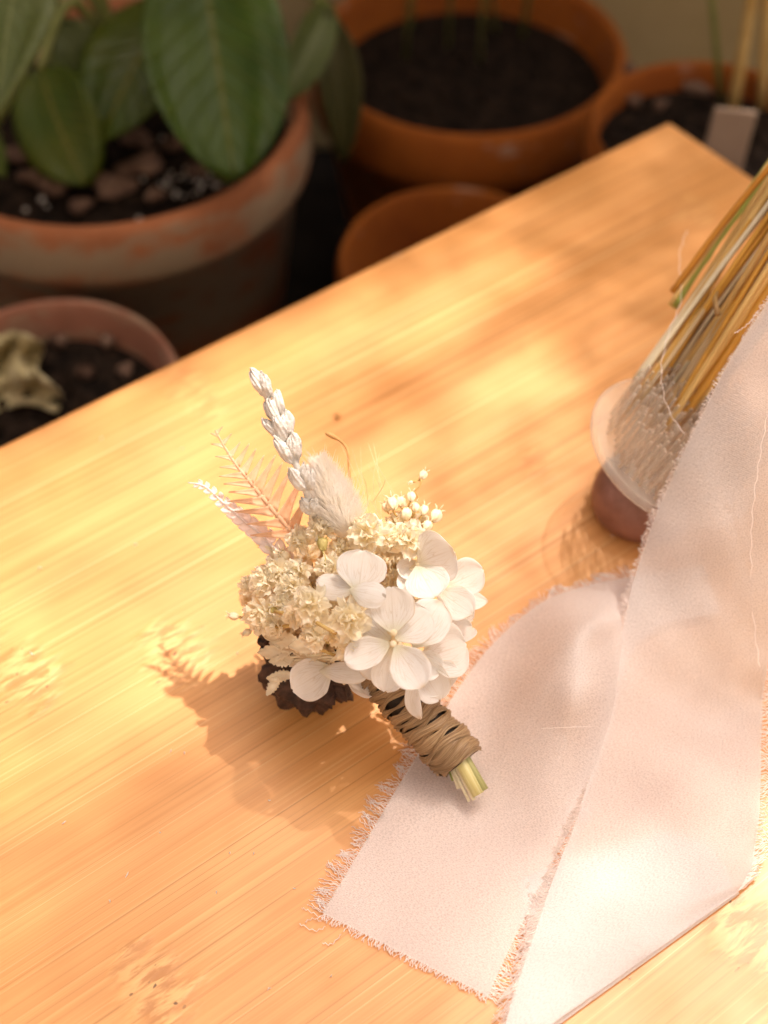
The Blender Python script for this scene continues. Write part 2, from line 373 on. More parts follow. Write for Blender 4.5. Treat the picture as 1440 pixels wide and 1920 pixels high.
M['awn'] = m_organic('brown_awn', (0.55, 0.27, 0.08), (0.68, 0.40, 0.16), 300, 0.6, 0.2)
M['tree_bark'] = m_organic('tree_bark', (0.10, 0.07, 0.045), (0.20, 0.14, 0.09), 30, 0.9, 0, 0.8, 0.004, 0.2, (1, 1, 0.25))
M['tree_leaf'] = m_organic('tree_leaf', (0.05, 0.085, 0.015), (0.09, 0.12, 0.03), 30, 0.5, 0.3, 0.0)
def m_plastic():
    a = NT('clear_plastic'); g = a.pbr((0.72, 0.63, 0.53), 0.2, None, Specular_IOR_Level=0.6)
    fr = a.n('LayerWeight'); fr.inputs[0].default_value = 0.35
    return a.done(a.clear(g, a.mapr(fr.outputs['Facing'], 0.10, 0.95, 0.86, 0.30, False)))
M['plastic'] = m_plastic()

# ------------------------------------------------------------------ setting
FLOOR = -0.20
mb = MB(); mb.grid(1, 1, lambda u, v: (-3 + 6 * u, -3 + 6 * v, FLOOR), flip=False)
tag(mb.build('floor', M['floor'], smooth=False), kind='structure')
WALL_Y = 0.705
wall = MB()
def box(mb, x0, x1, y0, y1, z0, z1, Mx=None):
    Mx = Mx or Matrix.Identity(4)
    c = [mb.vert(Mx @ Vector(p)) for p in ((x0, y0, z0), (x1, y0, z0), (x1, y1, z0), (x0, y1, z0), (x0, y0, z1), (x1, y0, z1), (x1, y1, z1), (x0, y1, z1))]
    for f in ((0, 3, 2, 1), (4, 5, 6, 7), (0, 1, 5, 4), (1, 2, 6, 5), (2, 3, 7, 6), (3, 0, 4, 7)): mb.face([c[i] for i in f])
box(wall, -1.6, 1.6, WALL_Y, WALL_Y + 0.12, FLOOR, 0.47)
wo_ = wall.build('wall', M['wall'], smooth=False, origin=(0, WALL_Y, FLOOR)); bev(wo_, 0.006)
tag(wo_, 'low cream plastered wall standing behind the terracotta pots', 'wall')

hw = MB(); box(hw, -2.2, 2.2, -1.05, -0.90, FLOOR, 2.6)  # unseen wall, added behind the camera to reflect warm fill onto the flowers
ho = hw.build('bounce_wall', M['bounce'], smooth=False, origin=(0, -0.97, FLOOR)); bev(ho, 0.006)
tag(ho, 'tall sunlit cream house wall added out of view behind the camera for warm fill', 'wall')
# bench
bench = thing('bench', CORNER + Vector((0, 0, FLOOR)), 'low bamboo bench with a warm orange grained top under the boutonniere', 'bench', rz=YAW)
def bench_part(mb, name, mat):
    me_o = mb.build(name, mat, None, smooth=False); me_o.parent = bench; me_o.location = (0, 0, -FLOOR); return me_o
mb = MB(); box(mb, -0.62, 0, -0.40, 0, -0.016, 0)
top = bench_part(mb, 'bench_top', M['bamboo']); bev(top, 0.0022, 4)
for x in (-0.575, -0.065):
    for y in (-0.355, -0.065):
        mb = MB(); box(mb, x - 0.015, x + 0.015, y - 0.015, y + 0.015, FLOOR, -0.0165)
        bev(bench_part(mb, 'leg', M['bench_leg']), 0.003)
mb = MB(); box(mb, -0.555, -0.085, -0.0725, -0.0575, -0.05, -0.0165); box(mb, -0.555, -0.085, -0.3625, -0.3475, -0.05, -0.0165)
bench_part(mb, 'apron', M['bench_leg'])

# ------------------------------------------------------------------ leaf / petal surface
def prof_petal(s): 
    a = 0.60
    k = 0.40 if s > a else a
    e = max(0.0, 1 - abs((s - a) / k) ** 2.2) ** 0.5
    return e * (0.45 + 0.55 * min(1, s / 0.35)) if s < 0.35 else e
def prof_leaf(s): return (math.sin(math.pi * s ** 0.85) ** 0.8) * (1 - 0.12 * s) if 0 < s < 1 else 0.0
def prof_oval(s): return max(0.0, 1 - ((s - 0.5) / 0.5) ** 2) ** 0.55
def blade(mb, base, tip, width, n=None, cup=0.25, bend=0.1, ruffle=0.02, prof=prof_petal, nu=12, nv=8, seed=0, twist=0.0, fold=0.0, jag=0.0):
    base, tip = Vector(base), Vector(tip); ax = tip - base; L = ax.length; u = ax / L
    n = Vector(n) if n is not None else Vector((0, -0.45, 0.9))
    n = (n - u * n.dot(u)).normalized(); v = n.cross(u)
    rr = random.Random(seed); p1, p2, p3 = rr.random() * 6.28, rr.random() * 6.28, 2.0 + rr.random() * 2.5
    if twist: 
        q = Matrix.Rotation(twist, 3, u); n = q @ n; v = q @ v
    def P(s, t_):
        t = 2 * t_ - 1
        wv = width / 2 * prof(min(max(s, 0.003), 0.997))
        if jag: wv *= 1 + jag * math.sin(s * 40 + p1) * abs(t)
        wob = ruffle * L * (math.sin(p3 * 3 * t + p1) * s * abs(t) + 0.6 * math.sin(6 * s + p2 + 2 * t) * abs(t))
        h = cup * wv * (t * t) + bend * L * math.sin(math.pi * s) * -1 + wob - fold * wv * (1 - abs(t))
        edge = 0.03 * L * math.sin(5 * t + p2) * max(0, s - 0.6)
        return base + u * (L * s + edge) + v * (wv * t) + n * h
    mb.grid(nu, nv, P)

# ------------------------------------------------------------------ pots
def pot(root, c, rz, r, h, mat, rim_h=0.028, soil_z=None, wob=0.0):
    """c centre xy, rz rim height, r outer rim radius"""
    rb = r * 0.68; t = r * 0.085; mz = rz - rim_h; rn = r * 0.93
    prof = [(0.001, FLOOR), (rb, FLOOR), (rb + 0.002, FLOOR + 0.003), (rn, mz), (r * 0.985, mz + 0.001), (r, mz + 0.006), (r, rz - 0.005), (r - 0.002, rz - 0.001), (r - t * 0.5, rz),
            (r - t + 0.001, rz - 0.0015), (r - t, rz - 0.006), (rn - t, mz - 0.004), (rb - t * 0.6, FLOOR + 0.012), (0.001, FLOOR + 0.012)]
    mb = MB(); mb.lathe(prof, 72, Matrix.Translation((c.x, c.y, 0)), wob)
    return mb.build('pot', mat, root)
def soil(root, c, z, r, seed=1, mat=None):
    rr = random.Random(seed); mb = MB(); N = 26
    ph = [rr.random() * 6.28 for _ in range(12)]
    def P(u, v):
        a = 2 * math.pi * v; rad = r * u
        x, y = rad * math.cos(a), rad * math.sin(a)
        b = 0.0022 * (math.sin(x * 320 + ph[0]) * math.cos(y * 290 + ph[1]) + 0.7 * math.sin(x * 640 + y * 210 + ph[2]) + 0.6 * math.cos(y * 730 - x * 300 + ph[3]))
        return (c.x + x, c.y + y, z + b * (1 - u ** 6) + 0.004 * (1 - u * u))
    mb.grid(N, 60, P)
    return mb.build('soil', mat or M['soil'], root)
def chip(root, p, L, wd, rz, seed, mat='chip', name='bark_chip'):
    rr = random.Random(seed); mb = MB()
    ph = rr.random() * 6
    mb.blob(p, (L / 2, wd / 2, 0.0028), Euler((rr.uniform(-.3, .3), rr.uniform(-.3, .3), rz)).to_matrix(), 8, 12, lambda d, u, v: 1 + 0.22 * math.sin(3 * v * 6.28 + ph) + 0.16 * math.sin(7 * v * 6.28 + 2 * ph) * math.sin(u * 9) + 0.12 * math.sin(3 * d.x * 4 + ph))
    return mb.build(name, M[mat], root)

# pot 1 : weathered pot with big leaves
c1 = at(195, 190, -0.03); r1 = at(581, 190, -0.03).x - c1.x
p1 = thing('potted_plant', (c1.x, c1.y, FLOOR), 'broad-leaved green plant in a large weathered terracotta pot with bark chips', 'potted plant')
pot(p1, c1, -0.03, r1, 0.17, M['pot_old'], 0.03)
soil(p1, c1, -0.050, r1 * 0.90, 3)
for i, (px, py, Lp, wp, a) in enumerate(((265, 310, 95, 42, .5), (215, 348, 90, 38, .1), (105, 345, 80, 36, -.3), (120, 335, 60, 30, .7), (330, 265, 60, 30, .9), (255, 260, 60, 30, .1), (60, 330, 50, 26, 0),
                                         (370, 318, 55, 26, .2), (150, 385, 50, 20, .2), (30, 290, 70, 30, -.6), (290, 365, 40, 20, .5), (310, 150, 34, 22, .7), (200, 190, 60, 30, .2), (60, 250, 60, 26, 0.8))):
    p = at(px, py, -0.043); k = mpp(px, py, -0.04); chip(p1, p, Lp * k, wp * k * 1.4, a, i)
mb = MB(); rr = random.Random(4)
for i in range(30):
    px, py = rr.uniform(290, 420), rr.uniform(318, 368)
    mb.blob(at(px, py, -0.044 + rr.random() * .002), [rr.uniform(.0005, .0016), rr.uniform(.0005, .0012), rr.uniform(.0004, .0009)], Euler((rr.random(), rr.random(), rr.random() * 6)).to_matrix(), 5, 7)
for i in range(30):
    a = rr.random() * 6.28; q = r1 * 0.8 * math.sqrt(rr.random()); mb.blob((c1.x + q * math.cos(a), c1.y + q * math.sin(a), -0.045), [rr.uniform(.0006, .0014)] * 3, None, 5, 7)
tag(mb.build('white_grit', M['perlite'], p1), kind='stuff')
def leaf(root, b, t, wpx, mat, n=None, name='leaf', **kw):
    B, T = at(*b), at(*t); k = mpp((b[0] + t[0]) / 2, (b[1] + t[1]) / 2, (b[2] + t[2]) / 2)
    mb = MB(); a = dict(cup=0.18, bend=-0.06, ruffle=0.045, prof=prof_leaf, nu=20, nv=12); a.update(kw)
    blade(mb, B, T, wpx * k, n, **a); return solid(mb.build(name, M[mat], root), 0.0007)
leaf(p1, (375, -110, .03), (440, 335, -.018), 268, 'leaf_deep', (0.1, -0.75, 0.65), seed=1, prof=prof_oval, bend=-0.03, fold=0.12)
leaf(p1, (335, -10, .0), (190, 262, -.022), 188, 'leaf_olive', (-0.1, -0.6, 0.8), seed=2, prof=prof_oval)
leaf(p1, (75, 130, -.01), (160, 345, -.035), 172, 'leaf_olive', (-0.3, -0.5, 0.8), seed=3, prof=prof_oval)
leaf(p1, (60, -120, .06), (-5, 235, .03), 190, 'leaf_pale', (-0.2, -0.8, 0.6), seed=4)
leaf(p1, (85, 40, .0), (175, 165, -.025), 118, 'leaf_pale', (0.25, -0.5, 0.85), seed=5, cup=0.5)
leaf(p1, (-60, 250, -.02), (10, 330, -.03), 80, 'leaf_olive', None, seed=6)
leaf(p1, (615, 8, .0), (535, 190, -.02), 74, 'leaf_pale', (0.3, -0.6, 0.7), seed=7, cup=0.8, prof=prof_oval)
leaf(p1, (612, 20, .0), (640, 300, -.06), 92, 'leaf_dull', (0.35, -0.8, 0.3), seed=8, cup=0.5)
mb = MB()
S0 = Vector((c1.x + 0.01, c1.y + 0.02, -0.05))
for q in ((375, -110, .03), (335, -10, .0), (85, 40, .0), (75, 130, -.01), (60, -120, .06), (612, 12, .0)):
    e = at(*q); mid = S0.lerp(e, 0.55) + Vector((0, 0.01, 0.035)); mb.tube([cr([S0, mid, e], t / 8) for t in range(9)], 0.0022, 6)
mb.build('stem', M['plant_stem'], p1)

# pot 2 : large orange pot, thin stems
c2 = at(880, 82, -0.06); r2 = at(1178, 82, -0.06).x - c2.x
p2 = thing('potted_plant', (c2.x, c2.y, FLOOR), 'large orange terracotta pot of dark soil with thin stems, behind the bench', 'potted plant')
pot(p2, c2, -0.06, r2, 0.14, M['pot_orange'], 0.032); soil(p2, c2, -0.083, r2 * 0.88, 5)
mb = MB(); rr = random.Random(9)
for px, py in ((760, 110), (930, 60), (770, 50), (840, 90), (900, 120), (980, 70)):
    b = at(px, py, -0.08); e = b + Vector((rr.uniform(-.02, .02), rr.uniform(-.01, .03), rr.uniform(.09, .16)))
    mb.tube([b, b.lerp(e, .5) + Vector((rr.uniform(-.005, .005), 0, 0)), e], [0.0013, 0.0012, 0.0007], 6)
mb.build('stem', M['plant_stem'], p2)

# pot 3 : small pot on the right with canes and a tag
c3 = at(1330, 235, -0.03); r3 = at(1556, 235, -0.03).x - c3.x
p3 = thing('potted_plant', (c3.x, c3.y, FLOOR), 'small terracotta pot with dry canes and a faded tag behind the bench corner', 'potted plant')
pot(p3, c3, -0.03, r3, 0.17, M['pot_orange'], 0.022); soil(p3, c3, -0.043, r3 * 0.9, 6)
for (x0, y0, x1, y1, rp, mt) in ((1372, 215, 1410, -60, 13, 'dry_cane'), (1352, 190, 1318, -60, 7, 'plant_stem'), (1428, 210, 1432, -60, 11, 'dry_cane')):
    b = at(x0, y0, -0.042); e = at(x1, y1, 0.02); k = mpp(x0, y0, 0); mb = MB()
    e2 = b + (e - b) * 2.3
    mb.tube([cr([b, b.lerp(e2, .5) + Vector((.002, 0, 0)), e2], t / 6) for t in range(7)], rp * k, 10); mb.build('cane', M[mt], p3)
mb = MB(); ta, tb = at(1340, 320, -0.040), at(1383, 232, -0.012)
d = (tb - ta); mb2 = Matrix.Translation(ta.lerp(tb, .5)) @ Matrix.Rotation(0.12, 4, 'Y') @ Matrix.Rotation(-0.25, 4, 'X')
box(mb, -0.0088, 0.0088, -0.0012, 0.0012, -0.020, 0.016, mb2)
bev(mb.build('plant_tag', M['label'], p3, smooth=False), 0.0011)
rr = random.Random(12)
for i, (px, py) in enumerate(((1305, 165), (1190, 190), (1180, 130), (1240, 200))):
    chip(p3, at(px, py, -0.040), 0.013 if i == 0 else 0.007, 0.006, -.3 + i, 50 + i)

# pot 5 : small pot in front of pot 2, tucked under the bench edge
c5 = at(850, 480, -0.08); r5 = at(1070, 480, -0.08).x - c5.x
p5 = thing('flower_pot', (c5.x, c5.y, FLOOR), 'empty small terracotta pot half hidden under the back edge of the bench', 'flower pot')
pot(p5, c5, -0.08, r5, 0.12, M['pot_orange'], 0.02)
# pot 4 : bottom-left pot with crumpled dry leaf
c4 = at(88, 722, -0.05); r4 = at(340, 722, -0.05).x - c4.x
p4 = thing('flower_pot', (c4.x, c4.y, FLOOR), 'rosy weathered terracotta pot of bare soil beside the left end of the bench', 'flower pot')
pot(p4, c4, -0.05, r4, 0.15, M['pot_rosy'], 0.024); soil(p4, c4, -0.068, r4 * 0.88, 8)
for i, (px, py) in enumerate(((160, 700), (235, 695), (200, 640), (110, 640))): chip(p4, at(px, py, -0.064), 0.007, 0.005, i, 70 + i, 'chip')
mb = MB(); rr = random.Random(2)
def crump(u, v):
    px = -70 + 185 * u * (0.72 + 0.28 * v) + 14 * math.sin(9 * v + 1) * u; py = 632 + 135 * v + 10 * math.sin(7 * u)
    z = -0.060 + 0.016 * (0.5 + 0.5 * math.sin(11 * v + 2 * u)) * (0.4 + 0.6 * u) + 0.006 * math.sin(17 * u + 5 * v) - 0.012 * v * v
    return at(px, py, max(z, -0.063))
mb.grid(18, 22, crump)
o = solid(mb.build('dry_leaf', M['crumpled'], None, origin=at(30, 700, -.063)), 0.0012)
tag(o, 'crumpled yellowish dry leaf lying on soil in the rosy pot', 'dry leaf')

# ------------------------------------------------------------------ tree beyond the wall : its leaves dapple the bench
def in_poly(x, y, poly):
    c = False; j = len(poly) - 1
    for i in range(len(poly)):
        xi, yi = poly[i]; xj, yj = poly[j]
        if (yi > y) != (yj > y) and x < (xj - xi) * (y - yi) / (yj - yi) + xi: c = not c
        j = i
    return c
LIT = [  # sunlit pools on the bench (photo pixels), soft from the height of the crown
    [(-300, 830), (0, 845), (250, 735), (420, 660), (560, 600), (700, 560), (800, 500), (915, 520), (880, 600), (800, 660), (720, 720), (760, 790), (730, 880), (850, 1000), (900, 1080),
     (900, 1250), (800, 1330), (640, 1420), (420, 1350), (380, 1430), (250, 1440), (100, 1500), (-100, 1560), (-400, 1400)],
    [(960, 560), (1035, 565), (1030, 640), (1050, 740), (960, 770), (900, 830), (890, 760), (950, 680)],
    [(860, 452), (935, 462), (925, 490), (855, 480)], [(800, 440), (850, 445), (835, 480), (790, 475)],
    [(990, 500), (1030, 505), (1025, 530), (990, 528)], [(940, 900), (1040, 910), (1030, 1000), (920, 990)],
    [(1020, 1650), (1330, 1530), (1430, 1480), (1800, 1500), (1700, 2300), (1150, 2200), (900, 2000)],
    [(1170, 1130), (1280, 1100), (1420, 1160), (1300, 1250), (1180, 1260)]]
def to_px(p):
    d = Vector(p) - Vector((0, 0, H)); f = d.y * CP - d.z * SP; up = d.y * SP + d.z * CP
    return 720 + F_PX * d.x / f, 960 - F_PX * up / f
TREE = Vector((0.78, 1.15, FLOOR))
tree = thing('tree', TREE, 'leafy tree beyond the cream wall whose crown dapples the bench with shade', 'tree')
crown = MB(); rr = random.Random(21)
def tree_leaf(g, h, L, W):
    p = Vector((g.x, g.y, g.z)) + SUN * ((h - g.z) / SUN.z)
    ax = Vector((rr.gauss(0, 1), rr.gauss(0, 1), rr.gauss(0, 0.5))).normalized()
    n = (SUN + Vector((rr.gauss(0, .35), rr.gauss(0, .35), rr.gauss(0, .3)))).normalized()
    blade(crown, p - ax * L / 2, p + ax * L / 2, W, n, cup=0.15, bend=0.05, ruffle=0, prof=prof_leaf, nu=4, nv=2)
RIM = at(548, 300, -0.03)
def hole(g):
    q = RIM + SUN * ((g.z - RIM.z) / SUN.z); return (q - g).length < 0.017
def halton(i, b):
    f, r = 1.0, 0.0
    while i > 0: f /= b; r += f * (i % b); i //= b
    return r
cnt = 0
for i in range(9000):
    g = Vector((lerp(-0.20, 0.30, halton(i + 20, 2)), lerp(0.02, 0.47, halton(i + 20, 3)), 0)); px, py = to_px(g)
    if hole(g): continue
    lit = any(in_poly(px + rr.gauss(0, 12), py + rr.gauss(0, 12), q) for q in LIT)
    even = py > 1380 or (px > 820 and py > 1060)      # fine high foliage: an even, soft half shade
    if lit: k = 0.50 if px > 900 and py > 1380 else 0.18
    elif even: k = 0.95
    elif px > 1120 and py < 980: k = 0.85
    elif px > 1000 and py < 480: k = 0.72
    elif 620 < px < 1120 and 480 < py < 1080: k = 0.36
    else: k = 0.75
    if rr.random() > k: continue
    if even or lit: tree_leaf(g, rr.uniform(1.3, 1.9), rr.uniform(.010, .015), rr.uniform(.0055, .0075))
    else: tree_leaf(g, rr.uniform(1.0, 1.45), rr.uniform(.010, .016), rr.uniform(.0055, .008))
for i in range(1500):
    g = Vector((rr.uniform(-0.38, 0.34), rr.uniform(0.33, 0.80), -0.04)); px, py = to_px(g)
    if (Vector((g.x, g.y, 0)) - CORNER).dot(Vector((-math.sin(YAW), math.cos(YAW), 0))) < 0.012: continue
    if (RIM + SUN * ((g.z - RIM.z) / SUN.z) - g).length < 0.04: continue
    tree_leaf(g, rr.uniform(0.8, 1.4), rr.uniform(.045, .075), rr.uniform(.028, .042))
crown.build('crown', M['tree_leaf'], tree)
mb = MB(); k0 = TREE; k1 = TREE + Vector((-.02, -.03, .9)); 
mb.tube([k0, k0.lerp(k1, .5) + Vector((.02, 0, 0)), k1, Vector((.62, .95, 1.25))], [.045, .036, .026, .015], 12)
for e in ((.35, .75, 1.2), (.5, 1.1, 1.35), (.25, .95, 1.3), (.6, .75, 1.15), (.12, .85, 1.25)):
    e = Vector(e); mb.tube([cr([k1 - Vector((0, 0, .05)), k1.lerp(e, .5) + Vector((0, 0, .08)), e], t / 6) for t in range(7)], [.016, .013, .011, .009, .007, .005, .003], 8)
mb.build('trunk', M['tree_bark'], tree)

# ------------------------------------------------------------------ ribbons
def ribbon(name, rows, label, mat, nu=110, nv=36, wav=0.0):
    """rows: list of (left(px,py), right(px,py), [z across])"""
    K = []
    for L, Rr, zs in rows:
        if not isinstance(zs, (list, tuple)): zs = [zs] * 5
        K.append([at(lerp(L[0], Rr[0], j / 4), lerp(L[1], Rr[1], j / 4), zs[j]) for j in range(5)])
    def P(u, v):
        return cr([cr(row, v) for row in K], u)
    ln = sum((cr([r[2] for r in K], (i + 1) / 60) - cr([r[2] for r in K], i / 60)).length for i in range(60))
    wd = (K[0][0] - K[0][4]).length
    root = thing(name, (P(0.5, 0.5).x, P(0.5, 0.5).y, 0), label, 'ribbon')
    rr = random.Random(len(rows))
    def P2(u, v):
        p = P(u, v)
        return p + Vector((0, 0, wav * (math.sin(u * 41 + v * 3) * math.sin(v * 7 + u * 9) + 0.5 * math.sin(u * 73 - v * 11)))) if wav else p
    mb = MB(); mb.grid(nu, nv, P2, uvfn=lambda a, b: (a * ln, b * wd))
    mb.build('cloth', mat, root)
    return root, P
def fringe(mb, P, side, u0, u1, step, lmin, lmax, seed=0, rad=0.00012, droop=0.0012, skip=0.03):
    rr = random.Random(seed); 
    N = 200; pts = [P(lerp(u0, u1, i / N), side) for i in range(N + 1)]
    L = sum((pts[i + 1] - pts[i]).length for i in range(N)); n = int(L / step)
    ph = [rr.random() * 6.28 for _ in range(6)]
    for i in range(n):
        u = lerp(u0, u1, (i + rr.random() * .6) / n)
        if rr.random() < skip: continue
        b = P(u, side); ins = P(u, abs(side - 0.05)); out = (b - ins).normalized()
        tg = (P(min(u + .004, 1), side) - P(max(u - .004, 0), side)).normalized()
        s = u * L / abs(u1 - u0)
        lean = 0.30 * math.sin(s * 420 + ph[0]) + 0.28 * math.sin(s * 1150 + ph[1]) + rr.gauss(0, .12)
        ll = lerp(lmin, lmax, 0.5 + 0.28 * math.sin(s * 260 + ph[2]) + 0.2 * math.sin(s * 900 + ph[3])) * rr.uniform(.75, 1.1)
        am = rr.uniform(.00012, .0003); fq = rr.uniform(2600, 4200); p0 = rr.random() * 6.28
        q = []
        for k in range(9):
            t = k / 8; d = ll * t
            p = b - out * 0.0004 + out * d + tg * (lean * d * (0.5 + 0.5 * t) + am * math.sin(fq * d + p0) * min(1, t * 3))
            zb = b.z; p.z = max(0.00025 + 0.0002 * rr.random(), b.z + (p.z - b.z) * .4 - droop * t * t + 0.00025 * math.sin(fq * d * .7 + p0))
            q.append(p)
        mb.tube(q, [rad] * 6 + [rad * .9, rad * .8, rad * .6], 3, cap=False)

ROWS_A = [
    ((605, 1712), (915, 1868), .0007), ((648, 1640), (952, 1786), .0008), ((700, 1553), (996, 1696), [.0007, .0009, .0008, .0012, .0008]), ((752, 1465), (1040, 1610), [.0007, .0010, .0009, .0012, .0009]),
    ((806, 1378), (1086, 1520), [.0008, .0012, .0036, .0056, .0012]), ((860, 1290), (1128, 1425), [.0010, .0035, .0105, .0125, .0012]),
    ((925, 1206), (1155, 1325), [.0012, .0075, .0200, .0225, .0018]), ((1015, 1130), (1180, 1235), [.0020, .0130, .0230, .0135, .0025]),
    ((1100, 1098), (1215, 1190), [.0030, .0070, .0100, .0070, .0030]), ((1180, 1082), (1262, 1165), [.0030, .0040, .0050, .0040, .0030]), ((1320, 1060), (1350, 1150), .0030)]
ra, PA = ribbon('chiffon_ribbon', ROWS_A, 'frayed blush chiffon ribbon tail lying under the boutonniere stem', M['chiffon'])
mb = MB()
fringe(mb, PA, 0.0, 0.0, 0.93, .00042, .0034, .0062, 1)
mb.build('fringe', M['thread'], ra, smooth=False); mb = MB()
fringe(mb, PA, 1.0, 0.0, 0.42, .00042, .0026, .0046, 2)
# cut end: short frayed loops
rr = random.Random(5)
for i in range(150):
    v = (i + rr.random()) / 150; b = PA(0, v); o_ = (PA(0, v) - PA(0.02, v)).normalized(); tg = (PA(0, min(1, v + .01)) - PA(0, max(0, v - .01))).normalized()
    ll = rr.uniform(.0005, .0022); le = rr.uniform(-.7, .7); am = .0002
    q = [b - o_ * .0003 + o_ * ll * t + tg * (le * ll * t + am * math.sin(9 * t)) for t in (0, .3, .6, 1)]
    for p in q: p.z = max(.0003, p.z)
    mb.tube(q, .00012, 3, cap=False)
for (x0, y0, pts) in ((604, 1722, ((580, 1708), (566, 1702))), (602, 1728, ((588, 1722), (572, 1728))), (640, 1752, ((622, 1770), (605, 1768))), (1010 - 400, 1738, ((590, 1745), (562, 1732)))):
    q = [at(x0, y0, .0009)] + [at(a, b, .0005) for a, b in pts]; q = [cr(q, t / 12) + Vector((0, .0003 * math.sin(t * 2.1), 0)) for t in range(13)]
    mb.tube(q, .0001, 3, cap=False)
mb.build('fringe', M['thread'], ra, smooth=False)

ROWS_B = [
    ((1700, 130), (1900, 330), .105), ((1560, 360), (1760, 560), .090), ((1440, 562), (1640, 700), [.074, .078, .080, .080, .076]), ((1355, 700), (1575, 830), [.060, .064, .066, .066, .062]),
    ((1283, 845), (1520, 960), [.044, .048, .050, .050, .046]), ((1232, 960), (1485, 1075), [.030, .035, .037, .036, .033]), ((1192, 1075), (1455, 1175), [.017, .021, .023, .023, .021]), ((1162, 1195), (1438, 1255), [.0085, .011, .012, .0125, .012]),
    ((1136, 1310), (1430, 1312), [.0038, .0042, .0048, .0052, .0055]), ((1118, 1400), (1428, 1380), [.0026, .0028, .0030, .0032, .0034]), ((1092, 1500), (1426, 1460), [.0024, .0028, .0032, .0030, .0030]),
    ((1052, 1610), (1422, 1545), [.0026, .0034, .0028, .0030, .0034]), ((1002, 1745), (1412, 1615), [.0028, .0030, .0036, .0030, .0036]), ((962, 1870), (1398, 1650), [.0030, .0032, .0032, .0034, .0034]), ((928, 1998), (1384, 1672), [.0022, .0024, .0024, .0024, .0024])]
rb, PB = ribbon('chiffon_ribbon', ROWS_B, 'wide pale chiffon ribbon draped down from the stalk bundle onto the bench', M['chiffon_white'], 140, 36, 0.0005)
# folded-under lower layer
KU = [((928, 1998), (1384, 1672), [.0022, .0024, .0024, .0024, .0024]), ((925, 2001), (1386, 1674), [.0014, .0015, .0015, .0015, .0015]), ((928, 1992), (1380, 1668), .0008), ((985, 1760), (1330, 1590), .0008), ((990, 1640), (1250, 1560), .0010)]
KK = [[at(lerp(L[0], Q[0], j / 4), lerp(L[1], Q[1], j / 4), (zs[j] if isinstance(zs, list) else zs)) for j in range(5)] for L, Q, zs in KU]
PU = lambda u, v: cr([cr(r_, v) for r_ in KK], u)
mb = MB(); mb.grid(30, 24, PU, uvfn=lambda a, b: (a * .05, b * .05)); hem = mb.build('folded_hem', M['chiffon_white'], rb)
mb = MB()
fringe(mb, PB, 0.0, 0.13, 0.30, .00042, .0010, .0024, 3, droop=0.0008)
fringe(mb, PB, 0.0, 0.30, 0.60, .00042, .0016, .0032, 13, droop=0.001)
fringe(mb, PB, 0.0, 0.60, 1.0, .00042, .0026, .0050, 4)
mb.build('fringe', M['thread'], rb, smooth=False); mb = MB()
fringe(mb, PB, 1.0, 0.50, 0.985, .00042, .0026, .0048, 5)
mb.build('fringe', M['thread'], rb, smooth=False)
mb = MB(); fringe(mb, PU, 0.0, 0.55, 1.0, .0005, .0016, .0034, 6)
mb.build('fringe', M['thread'], hem, smooth=False)
def thread(pts, rad=.00009, cr_n=40, wob=.00025):
    q = [at(*p) for p in pts]; mb = MB()
    mb.tube([cr(q, t / cr_n) + Vector((wob * math.sin(t * 1.9), 0, wob * .5 * math.cos(t * 1.3))) for t in range(cr_n + 1)], rad, 3, cap=False); mb.build('loose_thread', M['thread'], rb, smooth=False)
thread(((1288, 432, .05), (1274, 480, .052), (1277, 560, .055), (1255, 620, .055), (1240, 690, .055), (1250, 760, .05), (1282, 812, .047)))
thread(((1440, 770, .067), (1424, 860, .057), (1411, 960, .046), (1408, 1060, .034), (1412, 1150, .0235), (1424, 1250, .0135)), .00012)
thread(((1440, 565, .0745), (1420, 585, .072), (1405, 605, .071), (1378, 625, .070)), .00012)
thread(((1015, 1366, .019), (1060, 1364, .0195), (1110, 1362, .0175)), .00006, 30, .0001)

# ------------------------------------------------------------------ flower frog and stalk bundle
fc = at(1263, 848, .026); fn_ = Vector((0.32, -0.066, 0.946)).normalized()
frog = thing('flower_frog', (fc.x, fc.y, 0), 'clear round flower frog with bristling plastic pins on a brown foot', 'flower frog')
q = fn_.to_track_quat('Z', 'Y').to_matrix().to_4x4(); FM = Matrix.Translation(fc) @ q
mb = MB(); mb.lathe([(.001, -.0012), (.0235, -.0012), (.0250, -.0002), (.0253, .0008), (.0248, .0018), (.0238, .0020), (.0230, .0010), (.001, .0008)], 72, FM); mb.build('disc', M['plastic'], frog)
fp = fc - fn_ * .0165
mb = MB(); FP = Matrix.Translation(Vector((fp.x, fp.y, 0)))
mb.lathe([(.001, .0), (.0120, .0), (.0140, .002), (.0148, .006), (.0140, .0105), (.0118, .014), (.001, .015)], 48, FP); mb.build('foot', M['wood_foot'], frog)
mb = MB(); mb.tube([Vector((fp.x, fp.y, .014)), fc - fn_ * .001], .006, 20); mb.build('neck', M['plastic'], frog)
mb = MB(); rr = random.Random(31)
for i in range(-9, 10):
    for j in range(-9, 10):
        x = i * .0025 + (j % 2) * .00125 + rr.gauss(0, .0002); y = j * .0022 + rr.gauss(0, .0002)
        if math.hypot(x, y) > .0205: continue
        a = FM @ Vector((x, y, .0008)); b = FM @ Vector((x + rr.gauss(0, .0005), y + rr.gauss(0, .0005), rr.uniform(.012, .017)))
        mb.tube([a, b], .00052, 6)
mb.build('pins', M['plastic'], frog)

